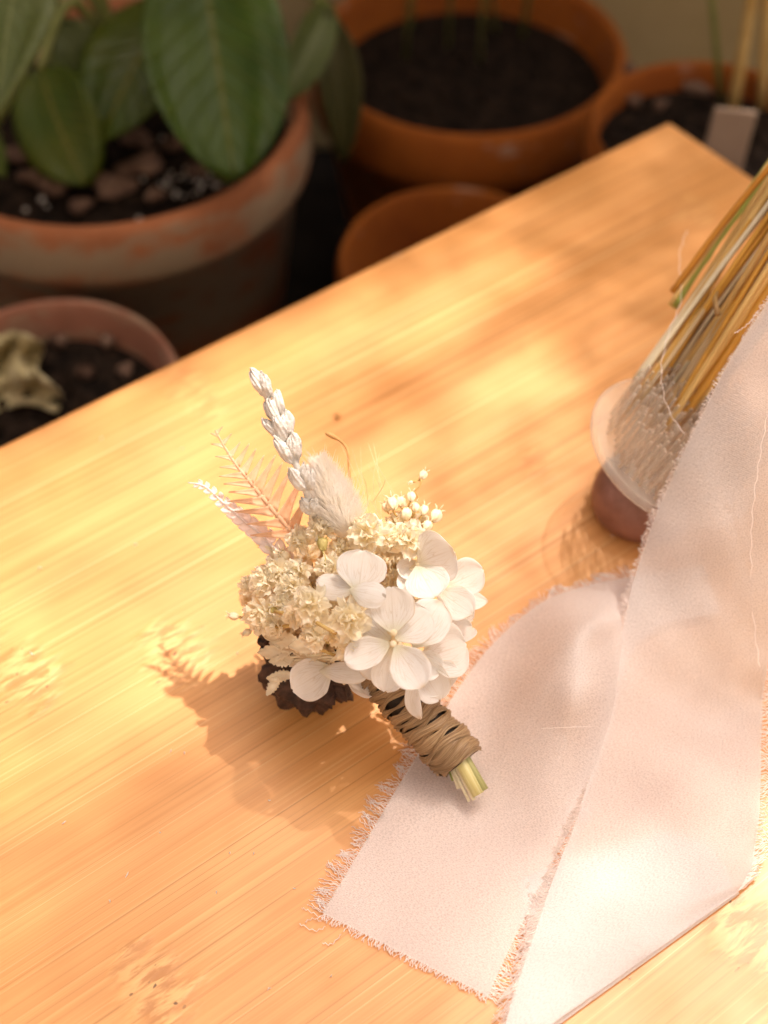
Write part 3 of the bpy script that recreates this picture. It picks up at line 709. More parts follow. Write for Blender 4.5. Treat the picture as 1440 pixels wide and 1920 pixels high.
bs = at(1300, 640, .05)
bundle = thing('stalk_bundle', (bs.x, bs.y, 0), 'tied bundle of dry golden straw stalks leaning into the clear flower frog', 'dried stalks')
STALK = [  # lower end px, point on the frame edge px, radius px, colour, z low, z edge
    (1257, 570, 1446, 300, 5, 'straw', .050, .078), (1260, 548, 1448, 312, 7, 'orange', .052, .082), (1262, 574, 1375, 410, 12, 'green', .046, .062), (1203, 706, 1442, 352, 9, 'straw', .034, .080),
    (1190, 715, 1442, 372, 8, 'stem_pale', .034, .077), (1216, 690, 1446, 385, 8, 'tan', .034, .074), (1184, 764, 1450, 410, 8, 'gold', .032, .078), (1163, 790, 1440, 428, 5, 'gold', .030, .070),
    (1208, 760, 1446, 440, 9, 'brown', .030, .068), (1232, 738, 1448, 452, 10, 'tan', .032, .072), (1228, 790, 1446, 470, 9, 'brown', .028, .066), (1240, 775, 1450, 455, 8, 'tan', .032, .074),
    (1262, 722, 1450, 478, 10, 'tan', .030, .068), (1255, 785, 1448, 500, 13, 'straw', .032, .076), (1270, 795, 1452, 520, 10, 'gold', .032, .074), (1248, 806, 1446, 492, 7, 'straw', .034, .078),
    (1285, 790, 1454, 540, 9, 'straw', .030, .071), (1225, 735, 1448, 400, 6, 'gold', .036, .080), (1295, 800, 1458, 560, 10, 'brown', .024, .062), (1310, 775, 1470, 560, 12, 'tan', .024, .060),
    (1215, 720, 1444, 340, 6, 'gold', .036, .081), (1246, 640, 1444, 330, 7, 'straw', .038, .076), (1235, 680, 1442, 360, 7, 'stem_pale', .038, .079), (1275, 700, 1446, 432, 8, 'straw', .038, .080),
    (1268, 760, 1448, 466, 6, 'gold', .040, .080), (1300, 690, 1450, 470, 7, 'orange', .038, .078), (1330, 720, 1470, 545, 12, 'straw', .028, .062)]
rs = random.Random(40)
STALK = [(a[0], a[1], a[2], a[3], a[4] * .85, *a[5:]) for a in STALK]
for i in range(18):      # thinner straws filling the bundle
    p, q_ = rs.choice(STALK), rs.choice(STALK); f = rs.random()
    STALK.append(tuple(lerp(p[k], q_[k], f) + (rs.uniform(-14, 14) if k < 2 else 0) for k in range(4)) + (rs.uniform(3, 6), rs.choice(['straw', 'straw', 'gold', 'tan', 'stem_pale', 'brown']), lerp(p[6], q_[6], f) + .001, lerp(p[7], q_[7], f)))
for i, (x0, y0, x1, y1, rp, mt, z0, z1) in enumerate(STALK):
    a, b = at(x0, y0, z0), at(x1, y1, z1); d = b - a; e = a + d * (1.75 + 0.02 * (i % 5)); k = mpp(x0, y0, z0)
    sag = Vector((R.uniform(-.0012, .0012), R.uniform(-.0012, .0012), R.uniform(-.001, .001)))
    pts = [cr([a, a.lerp(e, .3) + sag, a.lerp(e, .6) + sag * .5, e], t / 16) for t in range(17)]
    rd = [rp * k * (1 + (0.22 if t in (4 + i % 5, 11) and rp > 8 else 0) - .1 * t / 16) for t in range(17)]
    mb = MB(); mb.tube(pts, rd, 10); mb.build('stalk', M[mt], bundle)
mb = MB(); h0 = at(1345, 548, .062); mb.tube([h0, at(1340, 562, .064), at(1342, 572, .065), at(1346, 590, .064)], [.0004, .0007, .0007, .0009], 6); mb.build('bract', M['brown'], bundle)

# ------------------------------------------------------------------ bark prop under the flower head
pb = at(586, 1256, .0115)
mb = MB()
def crk(d, u, v):
    a = v * 6.28
    return 1 + 0.10 * math.sin(11 * a + 5 * d.z) * (1 - abs(d.z)) + 0.08 * math.sin(5 * a + 9 * d.z + 1) + 0.07 * math.sin(19 * d.x + 13 * d.y) + 0.05 * math.sin(31 * d.z + 7 * a)
mb.blob(pb, (.0116, .0108, .0112), Euler((.2, .3, .4)).to_matrix(), 34, 64, crk)
mb.blob(at(530, 1216, .014), (.0052, .0050, .0120), Euler((.3, -.3, .4)).to_matrix(), 26, 44, crk)
zmin = min(p[2] for p in mb.v); mb.v = [(p[0], p[1], p[2] - zmin + .0001) for p in mb.v]
tag(mb.build('seed_pod', M['bark_dark'], None, origin=(pb.x, pb.y, 0)), 'dark brown crinkled seed pod propping up the boutonniere flowers', 'seed pod')

# ------------------------------------------------------------------ boutonniere
bo = at(800, 1360, 0); bout = thing('boutonniere', (bo.x, bo.y, 0), 'cream dried-flower boutonniere with white hydrangea petals and raffia-wrapped stems', 'boutonniere')
A0, A1, A2 = at(706, 1258, .0235), at(790, 1348, .0150), at(860, 1424, .0080)
axis = lambda t: cr([A0, A1, A2], t)
ra_ = lambda t: lerp(.0047, .0057, min(1, t * 1.3)) * (1 - 0.10 * max(0, t - .85) / .15)
mb = MB(); mb.tube([axis(t / 10) for t in range(-1, 11)], [ra_(max(0, t / 10)) * .93 for t in range(-1, 11)], 24); mb.build('binding', M['binding'], bout)
# raffia: one flat strand wound round and round, twisted and uneven
mb = MB(); rr = random.Random(17)
T = (A2 - A0).normalized(); X = T.orthogonal().normalized(); X = (Vector((1, .2, 0)) - T * T.dot(Vector((1, .2, 0)))).normalized(); Y = T.cross(X)
bands = []
t = -0.02
while t < 0.97:
    wd = rr.uniform(.0022, .0036) * (1.25 if t > .6 else .85); bands.append((t, wd)); t += wd / (A2 - A0).length * rr.uniform(.40, .60)
bands.append((0.955, .0042)); bands.append((0.985, .0030)); bands.append((0.905, .0034))
for bi, (t0, wd) in enumerate(bands):
    tilt = .26 + rr.uniform(-.06, .06); p0 = 2.6 + rr.uniform(-.22, .22); off = .00035 * (bi % 3) + rr.uniform(0, .0003)
    ph = [rr.random() * 6.28 for _ in range(4)]
    def P(u, v, t0=t0, wd=wd, tilt=tilt, p0=p0, off=off, ph=ph):
        a = 2 * math.pi * u; cc = axis(min(max(t0, 0), 1)); r = ra_(min(max(t0, 0), 1))
        sway = tilt * r * math.sin(a + p0) + .0005 * math.sin(3 * a + ph[0])
        wv = wd * (0.72 + 0.28 * math.sin(2 * a + ph[1]) + 0.12 * math.sin(5 * a + ph[2]))
        s = (v - .5) * wv
        fold = .00022 * math.sin(v * 15 + ph[3] + 1.5 * math.sin(2 * a)) + .00035 * (1 - (2 * v - 1) ** 2)
        return cc + T * (sway + s) + (X * math.cos(a) + Y * math.sin(a)) * (r + off + fold)
    mb.grid(56, 8, P, uvfn=lambda a, b, k=bi: (b * .35 + k * .37, a * 3))
M['raffia'] = m_fibre('raffia_strand', (0.23, 0.13, 0.06), (0.44, 0.29, 0.155), 46)
mb.build('raffia_wrap', M['raffia'], bout)
# cut stems
for (x0, y0, z0, x1, y1, z1, rp, mt) in ((858, 1418, .0105, 897, 1490, .0062, 12, 'stem_yellow'), (868, 1414, .0098, 908, 1482, .0066, 9, 'stem_olive'), (848, 1424, .0092, 889, 1500, .0052, 4, 'stem_pale'),
                                        (842, 1426, .0088, 880, 1503, .0045, 3, 'stem_pale'), (842, 1422, .0075, 862, 1478, .0045, 6, 'stem_pale'), (840, 1425, .0070, 852, 1462, .0035, 6, 'green'), (862, 1420, .0085, 893, 1478, .0040, 9, 'stem_olive')):
    a, b = at(x0, y0, z0), at(x1, y1, z1); k = mpp(x0, y0, z0); mb = MB(); mb.tube([a - (b - a) * .3, a, a.lerp(b, .5), b], rp * k, 12); mb.build('stem', M[mt], bout)
# stems from the wrap up into the head
mb = MB(); rr = random.Random(3)
HEAD = at(640, 1120, .036)
for i in range(26):
    e = at(rr.uniform(510, 790), rr.uniform(1000, 1220), rr.uniform(.026, .044)); b = A0 + Vector((rr.gauss(0, .0025), rr.gauss(0, .0025), rr.gauss(0, .002)))
    mb.tube([cr([b, b.lerp(e, .5) + Vector((0, 0, rr.uniform(-.002, .002))), e], t / 5) for t in range(6)], .00042, 5)
mb.build('stem', M['ochre_stem'], bout)

# hydrangea
UPN = Vector((0.0, -0.5, 0.85))
def floret(center, petals, lab=None):
    C = at(*center); mb = MB(); mb.blob(C, (.0009, .0009, .0008), None, 6, 10)
    mb.tube([C - Vector((0, 0, .0004)), C.lerp(HEAD, .25) - Vector((0, 0, .003)), C.lerp(A0, .35) - Vector((0, 0, .006))], .0005, 6)
    root = mb.build('hydrangea_floret', M['bud'], bout)
    for i, (b, t, wpx, n, kw) in enumerate(petals):
        B, Tp = at(*b), at(*t); k = mpp(*b); m2 = MB()
        a = dict(cup=0.22, bend=0.05, ruffle=0.034, seed=int(t[0] * 7 + t[1]), nu=14, nv=10); a.update(kw)
        blade(m2, B, Tp, wpx * k * 1.04, n, **a)
        o = m2.build('petal', M['petal'], root)
        subd(solid(o, 0.00022), 1)
    return root
N0 = (0, -0.5, 0.85)
floret((737, 1207, .0455), [
    ((732, 1206, .0455), (646, 1240, .0440), 60, (-.1, -.35, .9), {}), ((732, 1200, .0455), (682, 1150, .0440), 62, N0, {}), ((742, 1200, .0460), (803, 1145, .0480), 80, (.1, -.4, .9), dict(cup=.15)),
    ((737, 1212, .0450), (722, 1297, .0370), 66, (-.25, -.6, .7), {}), ((742, 1210, .0455), (792, 1290, .0430), 74, (-.1, -.5, .85), dict(cup=.3))])
floret((738, 1186, .0475), [((738, 1188, .0475), (733, 1100, .0545), 84, (0, -.8, .6), dict(cup=.12)), ((722, 1190, .0440), (680, 1150, .0440), 66, N0, {}), ((715, 1225, .0400), (680, 1268, .0350), 52, N0, {}),
    ((775, 1215, .0420), (826, 1128, .0425), 82, (.2, -.4, .85), {})])
floret((776, 1228, .0380), [((776, 1228, .0380), (826, 1312, .0260), 70, (.2, -.6, .7), dict(cup=.35)), ((782, 1262, .0360), (788, 1348, .0270), 40, (-.7, -.5, .5), dict(cup=.7, bend=-.05)), ((776, 1226, .0385), (824, 1262, .0320), 54, (.2, -.5, .8), {})])
floret((798, 1230, .0340), [((792, 1235, .0345), (874, 1208, .0330), 104, (.25, -.5, .8), dict(cup=.25)), ((835, 1200, .0320), (886, 1176, .0300), 50, (.3, .1, .9), dict(cup=.9, bend=.2)), ((800, 1240, .0330), (838, 1295, .0270), 80, (.1, -.6, .7), {})])
floret((668, 1106, .0500), [((672, 1110, .0500), (682, 1032, .0545), 94, (.1, -.75, .65), dict(cup=.18)), ((668, 1104, .0510), (593, 1088, .0510), 54, (-.1, -.2, .95), dict(cup=-.35, bend=.12)), ((655, 1106, .0530), (724, 1122, .0540), 50, (0, -.5, .85), dict(cup=-.3, bend=-.08)),
    ((668, 1110, .0490), (640, 1074, .0500), 44, N0, {})])
floret((783, 1056, .0425), [((784, 1056, .0430), (850, 1030, .0480), 104, (.15, -.75, .65), dict(cup=.14)), ((782, 1060, .0425), (816, 1120, .0420), 82, (.1, -.45, .9), {}), ((780, 1062, .0405), (770, 1118, .0390), 60, N0, {}), ((782, 1052, .0410), (752, 1082, .0410), 46, N0, {})])
floret((836, 1100, .0360), [((836, 1100, .0360), (906, 1068, .0385), 70, (.3, -.35, .9), {}), ((820, 1106, .0360), (886, 1152, .0360), 64, (.15, -.5, .85), {}), ((860, 1124, .0320), (915, 1127, .0300), 42, (.1, -.3, .9), dict(prof=prof_leaf)), ((822, 1126, .0310), (888, 1160, .0290), 54, N0, {})])
floret((612, 1256, .0275), [((622, 1250, .0275), (548, 1294, .0260), 78, (-.25, -.75, .6), dict(cup=.1)), ((598, 1258, .0300), (692, 1264, .0310), 42, (0, -.15, 1), dict(cup=-.5, bend=-.12)), ((648, 1270, .0260), (699, 1302, .0220), 36, (.1, -.3, .9), dict(cup=.6))])

# gypsophila blooms: five shapes, copied with their own turn and size
def bloom_mesh(seed, mat):
    rr = random.Random(seed); mb = MB(); N = 24
    for i in range(N):
        f = (i + .5) / N; th = math.acos(1 - f * 1.25) * .95; ph = i * 2.39996 + rr.gauss(0, .3)
        d = Vector((math.sin(th) * math.cos(ph), math.sin(th) * math.sin(ph), math.cos(th)))
        L = rr.uniform(.72, 1.05) * (0.85 + .15 * f); up = Vector((0, 0, 1))
        n = (up - d * up.dot(d)); n = n.normalized() if n.length > .05 else d.orthogonal().normalized()
        n = (n + Vector((rr.gauss(0, .5), rr.gauss(0, .5), rr.gauss(0, .3)))).normalized(); n = (n - d * n.dot(d)).normalized(); v = n.cross(d)
        W = rr.uniform(.85, 1.25); p1, p2 = rr.random() * 6.28, rr.random() * 6.28; curl = rr.uniform(-.1, .35); k = rr.uniform(4, 7)
        b = d * .12
        def P(s, t_, L=L, W=W, d=d, n=n, v=v, p1=p1, p2=p2, curl=curl, k=k, b=b):
            t = 2 * t_ - 1; wv = W / 2 * (0.25 + .75 * s ** .7) * (1 if s < .75 else 1 - 1.6 * (s - .75))
            ru = .13 * s * math.sin(k * t + p1) + .05 * s * math.sin(2.1 * k * t + p2)
            e = L * (1 + .09 * math.sin(2.3 * k * t + p2) - .26 * t * t)
            return b + d * (e * s) + v * (wv * t) + n * (ru + curl * s * s)
        mb.grid(6, 8, P)
    mb.blob((0, 0, -.12), (.34, .34, .36), None, 6, 10)
    me_o = mb.build('gypsophila_bloom', mat, None)
    COL.objects.unlink(me_o); return me_o
BL = [bloom_mesh(100 + i, M['bloom'] if i < 4 else M['bloom_tan']) for i in range(6)]
def place(proto, name, loc, size, direction, spin):
    o = proto.copy(); o.name = name; COL.objects.link(o); o.parent = bout
    qd = Vector(direction).normalized().to_track_quat('Z', 'Y').to_matrix().to_4x4()
    o.matrix_local = Matrix.Translation(Vector(loc) - bout.location) @ qd @ Matrix.Rotation(spin, 4, 'Z') @ Matrix.Scale(size, 4)
    return o
BLOOMS = [(600, 990, .0475, 56, 0), (562, 1012, .044, 52, 0), (690, 1000, .048, 78, 0), (770, 1012, .044, 70, 0), (582, 1135, .048, 76, 0), (655, 1163, .047, 76, 0), (498, 1092, .038, 62, 0), (478, 1122, .034, 54, 1),
          (492, 1152, .033, 70, 0), (522, 1072, .040, 56, 0), (548, 1100, .041, 56, 0), (560, 1072, .042, 54, 0), (592, 1190, .043, 58, 0), (660, 1212, .041, 56, 0), (622, 1068, .044, 56, 0), (744, 1062, .042, 60, 1),
          (722, 1008, .044, 60, 0), (738, 1090, .041, 58, 1), (740, 1030, .042, 50, 1), (640, 1030, .043, 52, 0), (532, 1140, .038, 56, 0), (620, 1130, .040, 60, 1), (555, 1180, .036, 56, 1), (690, 1050, .041, 60, 1), (610, 1215, .036, 54, 1),
          (540, 1190, .032, 50, 1), (700, 1130, .040, 60, 1), (585, 1090, .040, 60, 1), (520, 1110, .034, 60, 1), (650, 1110, .040, 64, 1), (575, 1045, .041, 54, 1), (605, 1035, .040, 50, 1), (660, 1190, .036, 60, 1), (785, 985, .040, 46, 0), (745, 985, .041, 50, 0),
          (470, 1100, .033, 44, 0), (515, 1170, .034, 50, 0), (640, 1075, .040, 56, 1), (715, 1060, .039, 56, 1), (630, 1180, .040, 54, 0), (800, 1020, .037, 46, 1), (555, 1150, .042, 52, 0)] + [(x, y, .0425, 70, 1) for x, y in ((600, 1110), (650, 1080), (690, 1110), (560, 1130), (640, 1150), (690, 1170), (740, 1110), (720, 1060), (610, 1170), (570, 1090), (760, 1150), (720, 1200))]
rr = random.Random(77)
for i, (px, py, z, wpx, kd) in enumerate(BLOOMS):
    z += -.0100 if kd else .0015; wpx *= 1.0 if kd else 1.0
    p = at(px, py, z); k = mpp(px, py, z); out = (p - at(680, 1160, .026)).normalized() + Vector((rr.gauss(0, .35), rr.gauss(0, .35) - .45, .75))
    place(BL[rr.randrange(4) if kd == 0 else 4 + rr.randrange(2)], 'gypsophila_bloom', p, wpx * k * .56, out, rr.random() * 6.28)
# open bloom seen from the side with its calyx
def calyx(px, py, z, bpx, bpy, bz, s=1.0):
    p, b = at(px, py, z), at(bpx, bpy, bz); d = (p - b).normalized(); mb = MB()
    a = p - d * .0055 * s
    mb.tube([a, a + d * .0014 * s, a + d * .003 * s, a + d * .0048 * s], [.0005 * s, .0016 * s, .0021 * s, .0024 * s], 10)
    x = d.orthogonal().normalized()
    for j in range(5):
        e = Matrix.Rotation(j * 1.2566, 3, d) @ x; blade(mb, a + e * .0012 * s, a + e * .0030 * s + d * .0058 * s, .0019 * s, e, cup=.1, nu=5, nv=3, prof=prof_leaf)
    mb.tube([cr([a, a.lerp(b, .5) + Vector((.0004, 0, 0)), b], t / 6) for t in range(7)], .00042 * s, 6)
    return mb.build('calyx', M['calyx'], bout)
calyx(604, 1010, .0485, 608, 1066, .047, .62)
calyx(506, 1142, .0395, 560, 1158, .042, .5)
# closed buds on hair stems
def bud(px, py, z, wpx, d_px, name='bud', stem_to=None, hooks=True):
    p = at(px, py, z); k = mpp(px, py, z); r = wpx * k / 2; d = (at(px + d_px[0], py + d_px[1], z + d_px[2]) - p).normalized()
    Mx = d.to_track_quat('Z', 'Y').to_matrix(); mb = MB(); s = rr.random() * 6
    mb.blob(p, (r * .88, r * .88, r * 1.25), Mx, 12, 20, lambda dd, u, v: (1 + .10 * math.cos(5 * v * 6.28 + s)) * (1 - .25 * max(0, dd.z)))
    if hooks:
        for j in range(4):
            e = Mx @ Vector((math.cos(j * 1.57 + s), math.sin(j * 1.57 + s), 0)); a = p + d * r * .9 + e * r * .35
            mb.tube([a, a + d * r * .5 + e * r * .25, a + d * r * .75 + e * r * .6], [r * .16, r * .1, r * .03], 5)
    o = mb.build(name, M['bud'], bout)
    if stem_to:
        q = at(*stem_to); m2 = MB(); a = p - d * r * 1.1
        m2.tube([cr([a, a.lerp(q, .5) + Vector((rr.gauss(0, .0005), 0, .0003)), q], t / 6) for t in range(7)], .00028, 5); m2.build('bud_stem', M['ochre_stem'], bout)
for b in ((794, 890, .050, 20, (8, -14, 0), (780, 950, .045)), (771, 930, .049, 22, (2, -18, 0), (768, 975, .044)), (818, 966, .044, 30, (10, -20, 0), (795, 1020, .040)), (735, 943, .047, 30, (-6, -20, 0), (745, 990, .043)),
          (795, 956, .046, 24, (6, -18, 0), (780, 1000, .042)), (762, 962, .047, 26, (3, -16, .001), (765, 1000, .043)), (752, 940, .046, 24, (-2, -18, 0), (755, 980, .043)), (724, 950, .045, 22, (-8, -14, 0), (740, 990, .042)), (802, 985, .044, 24, (6, -10, 0), (780, 1020, .040)), (778, 950, .046, 22, (0, -16, 0), (772, 990, .042)),
          (437, 1155, .030, 20, (-18, -3, 0), (475, 1165, .030)), (500, 1026, .042, 26, (-16, -8, 0), (540, 1060, .040)), (532, 1042, .043, 30, (-8, -12, .002), (560, 1070, .040)), (516, 1038, .042, 24, (-10, -12, .002), (550, 1066, .040)), (462, 1186, .029, 18, (-12, 6, 0), (490, 1170, .030)), (770, 905, .049, 9, (-20, 4, 0), (786, 900, .049))):
    bud(b[0], b[1], b[2], b[3] * .86, b[4], stem_to=b[5])
# a few fine stems lying over the blooms
mb = MB()
for q in (((515, 1146, .041), (545, 1153, .0425), (570, 1160, .0425)), ((516, 1175, .036), (540, 1174, .037), (565, 1172, .037)), ((590, 1165, .0495), (612, 1178, .0500), (630, 1188, .0485)), ((546, 1128, .044), (560, 1140, .044), (575, 1150, .043))):
    mb.tube([cr([at(*p) for p in q], t / 6) for t in range(7)], .00045, 6)
mb.build('stem', M['ochre_stem'], bout)

# lavender sprig
LA = [at(490, 716, .080), at(513, 775, .0745), at(530, 815, .071), at(551, 862, .0665), at(572, 915, .0605), at(590, 975, .050)]
la = lambda t: cr(LA, t)
mb = MB(); mb.tube([la(t / 20) for t in range(21)], .0008, 8); lav = mb.build('lavender_sprig', M['lavender'], bout)
def lav_bud(b, d, L, W, seed):
    rr = random.Random(seed); mb = MB(); d = Vector(d).normalized(); Mx = d.to_track_quat('Z', 'Y').to_matrix() @ Matrix.Rotation(rr.random() * 6, 3, 'Z'); ph = rr.random() * 6
    def fn(dd, u, v): return (1 + .085 * math.cos(9 * v * 6.28 + 2.5 * math.sin(u * 6 + ph)) + .07 * math.sin(u * 11 + ph + v * 12) + .05 * math.sin(23 * u + 31 * v + 2 * ph) + .10 * math.sin(6.28 * v + ph)) * (0.78 + .30 * u)
    mb.blob(Vector(b) + d * L * .45, (W / 2, W / 2 * .85, L / 2), Mx, 16, 44, fn)
    return mb.build('lavender_bud', M['lavender'], lav)
cam_dir = (Vector((0, 0, H)) - la(.4)).normalized(); side = None
bi = 0
for (t, sgn, fr, L, Wd) in ((0.055, -.32, .5, .0066, .0036), (.075, .30, .9, .0074, .0036), (.20, .75, .5, .0066, .0037), (.215, -.15, -.3, .0062, .0034), (.27, .1, .9, .0060, .0034),
                            (.385, -.75, .3, .0066, .0036), (.405, .05, 1, .0074, .0037), (.385, .85, .5, .0066, .0038), (.46, .4, -.5, .005, .003), (.575, -.55, .7, .0068, .0038), (.56, .6, .6, .0074, .0038), (.60, 0.1, -.6, .006, .0034),
                            (.765, -.55, .8, .0064, .0036), (.76, .55, .7, .0062, .0034), (.78, .9, .2, .006, .0034), (.90, -.5, .5, .006, .0034), (.92, .4, .8, .006, .0036)):
    b = la(t + .045); tg = (la(max(0, t - .05)) - la(t + .05)).normalized(); sd = tg.cross(cam_dir).normalized()
    off = (sd * sgn + cam_dir * fr * .6)
    lav_bud(b + off * .0010, tg + off * .40, L * R.uniform(.82, 1.12), Wd * R.uniform(.78, 1.05), 300 + bi); bi += 1

# peach fern
FE = [at(404, 808, .058), at(436, 862, .056), at(470, 905, .054), at(506, 950, .0505), at(552, 1003, .045)]
fe = lambda t: cr(FE, t)
mb = MB(); mb.tube([fe(t / 24) for t in range(25)], [lerp(.0002, .0006, t / 24) for t in range(25)], 6)
NP = 11
for i in range(NP):
    t = .04 + .92 * (i / (NP - 1)) ** 1.0; b = fe(t); tg = (fe(max(0, t - .03)) - fe(min(1, t + .03))).normalized(); nn = Vector((.15, -.65, .75)); nn = (nn - tg * nn.dot(tg)).normalized(); sd = tg.cross(nn).normalized()
    L = lerp(.0014, .0100, min(1, t * 1.25) ** .9)
    for s in (-1, 1):
        dd = (sd * s * (.92 if s < 0 else .80) + tg * (.18 if s < 0 else .62) + Vector((0, 0, .08))).normalized()
        if sd.x * s > 0: dd = (sd * s * .88 + tg * .42 + nn * .1).normalized()
        else: dd = (sd * s * .80 + tg * .60 + nn * -.05).normalized()
        def prof_fern(s_): return max(.06, (1.0 - s_) ** 2.2 * .75 + .30 * (1 - s_ ** 6))
        Lr = L * (0.95 + .08 * math.sin(i * 2.1 + s)) * (1.2 if sd.x * s > 0 else .98)
        blade(mb, b + tg * (.0004 * s), b + dd * Lr, Lr * .24 + .0007, nn, cup=.35, bend=.04 * s, ruffle=.02, prof=prof_fern, nu=9, nv=4, seed=i * 2 + s)
solid(mb.build('fern_frond', M['fern'], bout), .00015)
# white toothed frond
WF = [at(353, 905, .050), at(384, 912, .050), at(420, 944, .0485), at(456, 975, .047), at(498, 1010, .0445), at(540, 1060, .040)]
wf = lambda t: cr(WF, t)
mb = MB(); mb.tube([wf(t / 24) for t in range(25)], [lerp(.0001, .0004, t / 24) for t in range(25)], 5)
for i in range(26):
    t = .12 + .84 * i / 25; b = wf(t); tg = (wf(max(0, t - .03)) - wf(min(1, t + .03))).normalized(); nn = (Vector((0, -.6, .8)) - tg * Vector((0, -.6, .8)).dot(tg)).normalized(); sd = tg.cross(nn).normalized() * (1 if i % 2 else -1)
    L = lerp(.0009, .0036, t); blade(mb, b - tg * L * .3, b + (sd * .8 + tg * .7) * L, L * .95, nn, cup=.25, ruffle=.03, prof=prof_leaf, nu=6, nv=4, seed=i)
solid(mb.build('toothed_frond', M['white_frond'], bout), .00015)

# bunny tail
TB, TT = at(656, 996, .047), at(602, 868, .061); tl_ax = (TT - TB); TL = tl_ax.length; tu = tl_ax.normalized()
tx = tu.orthogonal().normalized(); ty = tu.cross(tx)
bend_v = Vector((-.0012, 0, 0))
core = lambda s: TB + tl_ax * s + bend_v * math.sin(math.pi * s)
rad_t = lambda s: .0090 * (max(0.02, math.sin(math.pi * min(.99, .16 + .83 * s))) ** .8) * (1.12 - .45 * s)
mb = MB(); mb.tube([core(t / 12 * .93) for t in range(13)], [rad_t(t / 12 * .93) * .5 for t in range(13)], 14); bt = mb.build('bunny_tail', M['hair'], bout)
mb = MB(); rr = random.Random(8)
for i in range(5400):
    s = rr.random() ** .9 * .97; a = rr.random() * 6.28; e = tx * math.cos(a) + ty * math.sin(a)
    r = rad_t(s); b = core(s) + e * r * .4; L = rr.uniform(.0034, .0056) * (1.1 - .45 * s) * (1.0 if rr.random() < .97 else 1.6)
    d = (e * rr.uniform(.45, .80) * (1 - .45 * s) + tu * 1.0 + Vector((rr.gauss(0, .10), rr.gauss(0, .10), rr.gauss(0, .10)))).normalized()
    c2_ = e * rr.uniform(-.05, .22) * L
    mb.tube([b, b + d * L * .5 + c2_ * .25, b + d * L + c2_], [.00008, .000065, .000016], 3, cap=False)
mb.build('hairs', M['hair'], bt, smooth=False)
# loose awns and straw hairs behind
mb = MB(); rr = random.Random(14)
for (x0, y0, x1, y1) in ((690, 960, 676, 838), (700, 965, 640, 835), (712, 970, 660, 842), (708, 970, 712, 850), (715, 975, 700, 830), (735, 980, 690, 830), (700, 940, 722, 900), (690, 950, 672, 880), (760, 960, 705, 868), (720, 960, 690, 870)):
    a, b = at(x0, y0, .046), at(x1, y1, .054 + rr.uniform(-.003, .003)); m = a.lerp(b, .55) + Vector((rr.gauss(0, .001), 0, rr.gauss(0, .001)))
    mb.tube([cr([a, m, b], t / 8) for t in range(9)], [.00006] * 8 + [.00003], 4, cap=False)
mb.build('straw_hair', M['straw_hair'], bout, smooth=False)
mb = MB(); q = [at(610, 812, .056), at(624, 818, .0555), at(640, 828, .055), at(652, 845, .054), at(655, 880, .052), at(660, 930, .049)]
mb.tube([cr(q, t / 16) for t in range(17)], [.0002, .0005, .0006, .00065, .0006, .0004, .0003] + [.00035] * 10, 8); mb.build('awn', M['awn'], bout)

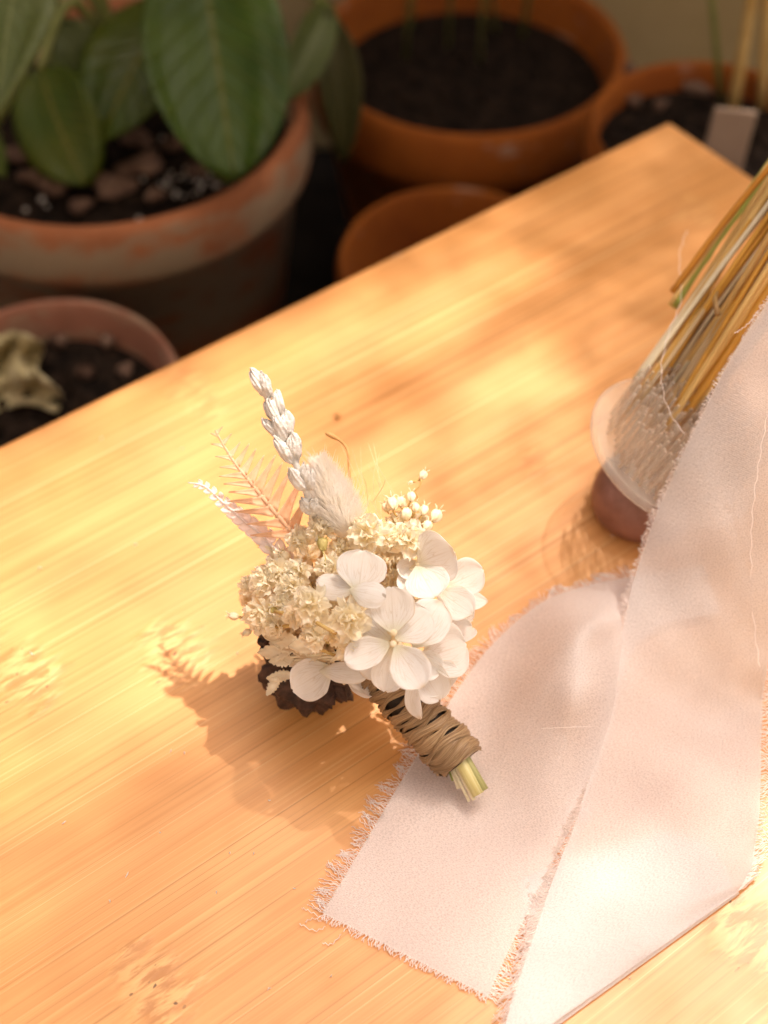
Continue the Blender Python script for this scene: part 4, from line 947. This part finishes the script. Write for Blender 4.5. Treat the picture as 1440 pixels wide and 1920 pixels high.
# dried toothed leaves at the lower left
for i, (b, t, wpx, n) in enumerate((((560, 1205, .030), (494, 1192, .0285), 34, N0), ((575, 1215, .029), (505, 1206, .028), 30, (-.2, -.4, .9)), ((545, 1222, .027), (483, 1224, .0255), 34, N0), ((552, 1236, .026), (504, 1240, .0245), 26, (-.1, -.6, .8)),
                                    ((570, 1242, .026), (530, 1236, .0255), 26, N0), ((548, 1264, .022), (500, 1272, .0205), 22, (-.2, -.5, .8)), ((522, 1270, .021), (500, 1304, .0185), 24, (-.5, -.4, .7)), ((600, 1205, .034), (540, 1212, .031), 40, N0),
                                    ((605, 1226, .031), (552, 1222, .029), 32, N0), ((520, 1075, .038), (488, 1060, .037), 20, N0), ((515, 1090, .036), (480, 1066, .036), 14, N0), ((700, 1190, .036), (620, 1240, .032), 24, N0))):
    mb = MB(); k = mpp(*b); blade(mb, at(*b), at(*t), wpx * k, n, cup=.3, bend=.08, ruffle=.05, prof=prof_leaf, nu=16, nv=6, seed=40 + i, jag=.22)
    solid(mb.build('dried_leaf', M['dry_leaf'], bout), .0002)
mb = MB()
for q in (((545, 1232, .0265), (590, 1228, .030), (650, 1222, .033)), ((552, 1238, .026), (600, 1233, .030), (690, 1225, .034)), ((560, 1243, .025), (610, 1236, .028), (700, 1240, .031)), ((640, 1248, .029), (660, 1238, .030), (690, 1230, .031)), ((630, 1250, .028), (655, 1242, .029), (680, 1232, .030))):
    mb.tube([cr([at(*p) for p in q], t / 8) for t in range(9)], .0003, 5)
mb.build('stem', M['stem_pale'], bout)

# ------------------------------------------------------------------ small debris
mb = MB(); rr = random.Random(99)
for px, py, s in ((190, 822, 8), (342, 842, 5), (75, 1066, 7), (255, 1022, 6), (60, 1225, 10), (120, 1542, 9), (238, 1640, 12), (205, 1690, 6), (405, 1673, 6), (552, 1665, 6), (475, 1600, 5), (320, 1408, 7), (345, 1412, 6), (505, 1855, 8), (505, 1500, 5), (445, 1225, 5), (1180, 1920 - 86, 5), (430, 1600, 4), (752, 480, 5), (740, 480, 5), (1148, 1004, 4), (620, 1830, 5), (300, 1560, 4), (830, 1780, 4)):
    p = at(px, py, .0002); k = mpp(px, py); a = rr.random() * 3.14; d = Vector((math.cos(a), math.sin(a), 0))
    mb.tube([p - d * s * k * .5, p + Vector((0, 0, .0002)) + d.orthogonal() * .0002, p + d * s * k * .5], [.00008, .00018, .00006], 5)
tag(mb.build('lint', M['lint'], None, smooth=False), 'tiny white specks of lint scattered over the bamboo bench top', 'lint', None, 'stuff')
mb = MB(); p = at(633, 780, .0008); mb.blob(p, (.0009, .0012, .0007), None, 6, 9, lambda d, u, v: 1 + .2 * math.sin(v * 19)); tag(mb.build('crumb', M['awn'], None, origin=p), 'tiny brown crumb on bench right of the lavender tip', 'crumb')

bpy.context.view_layer.update()
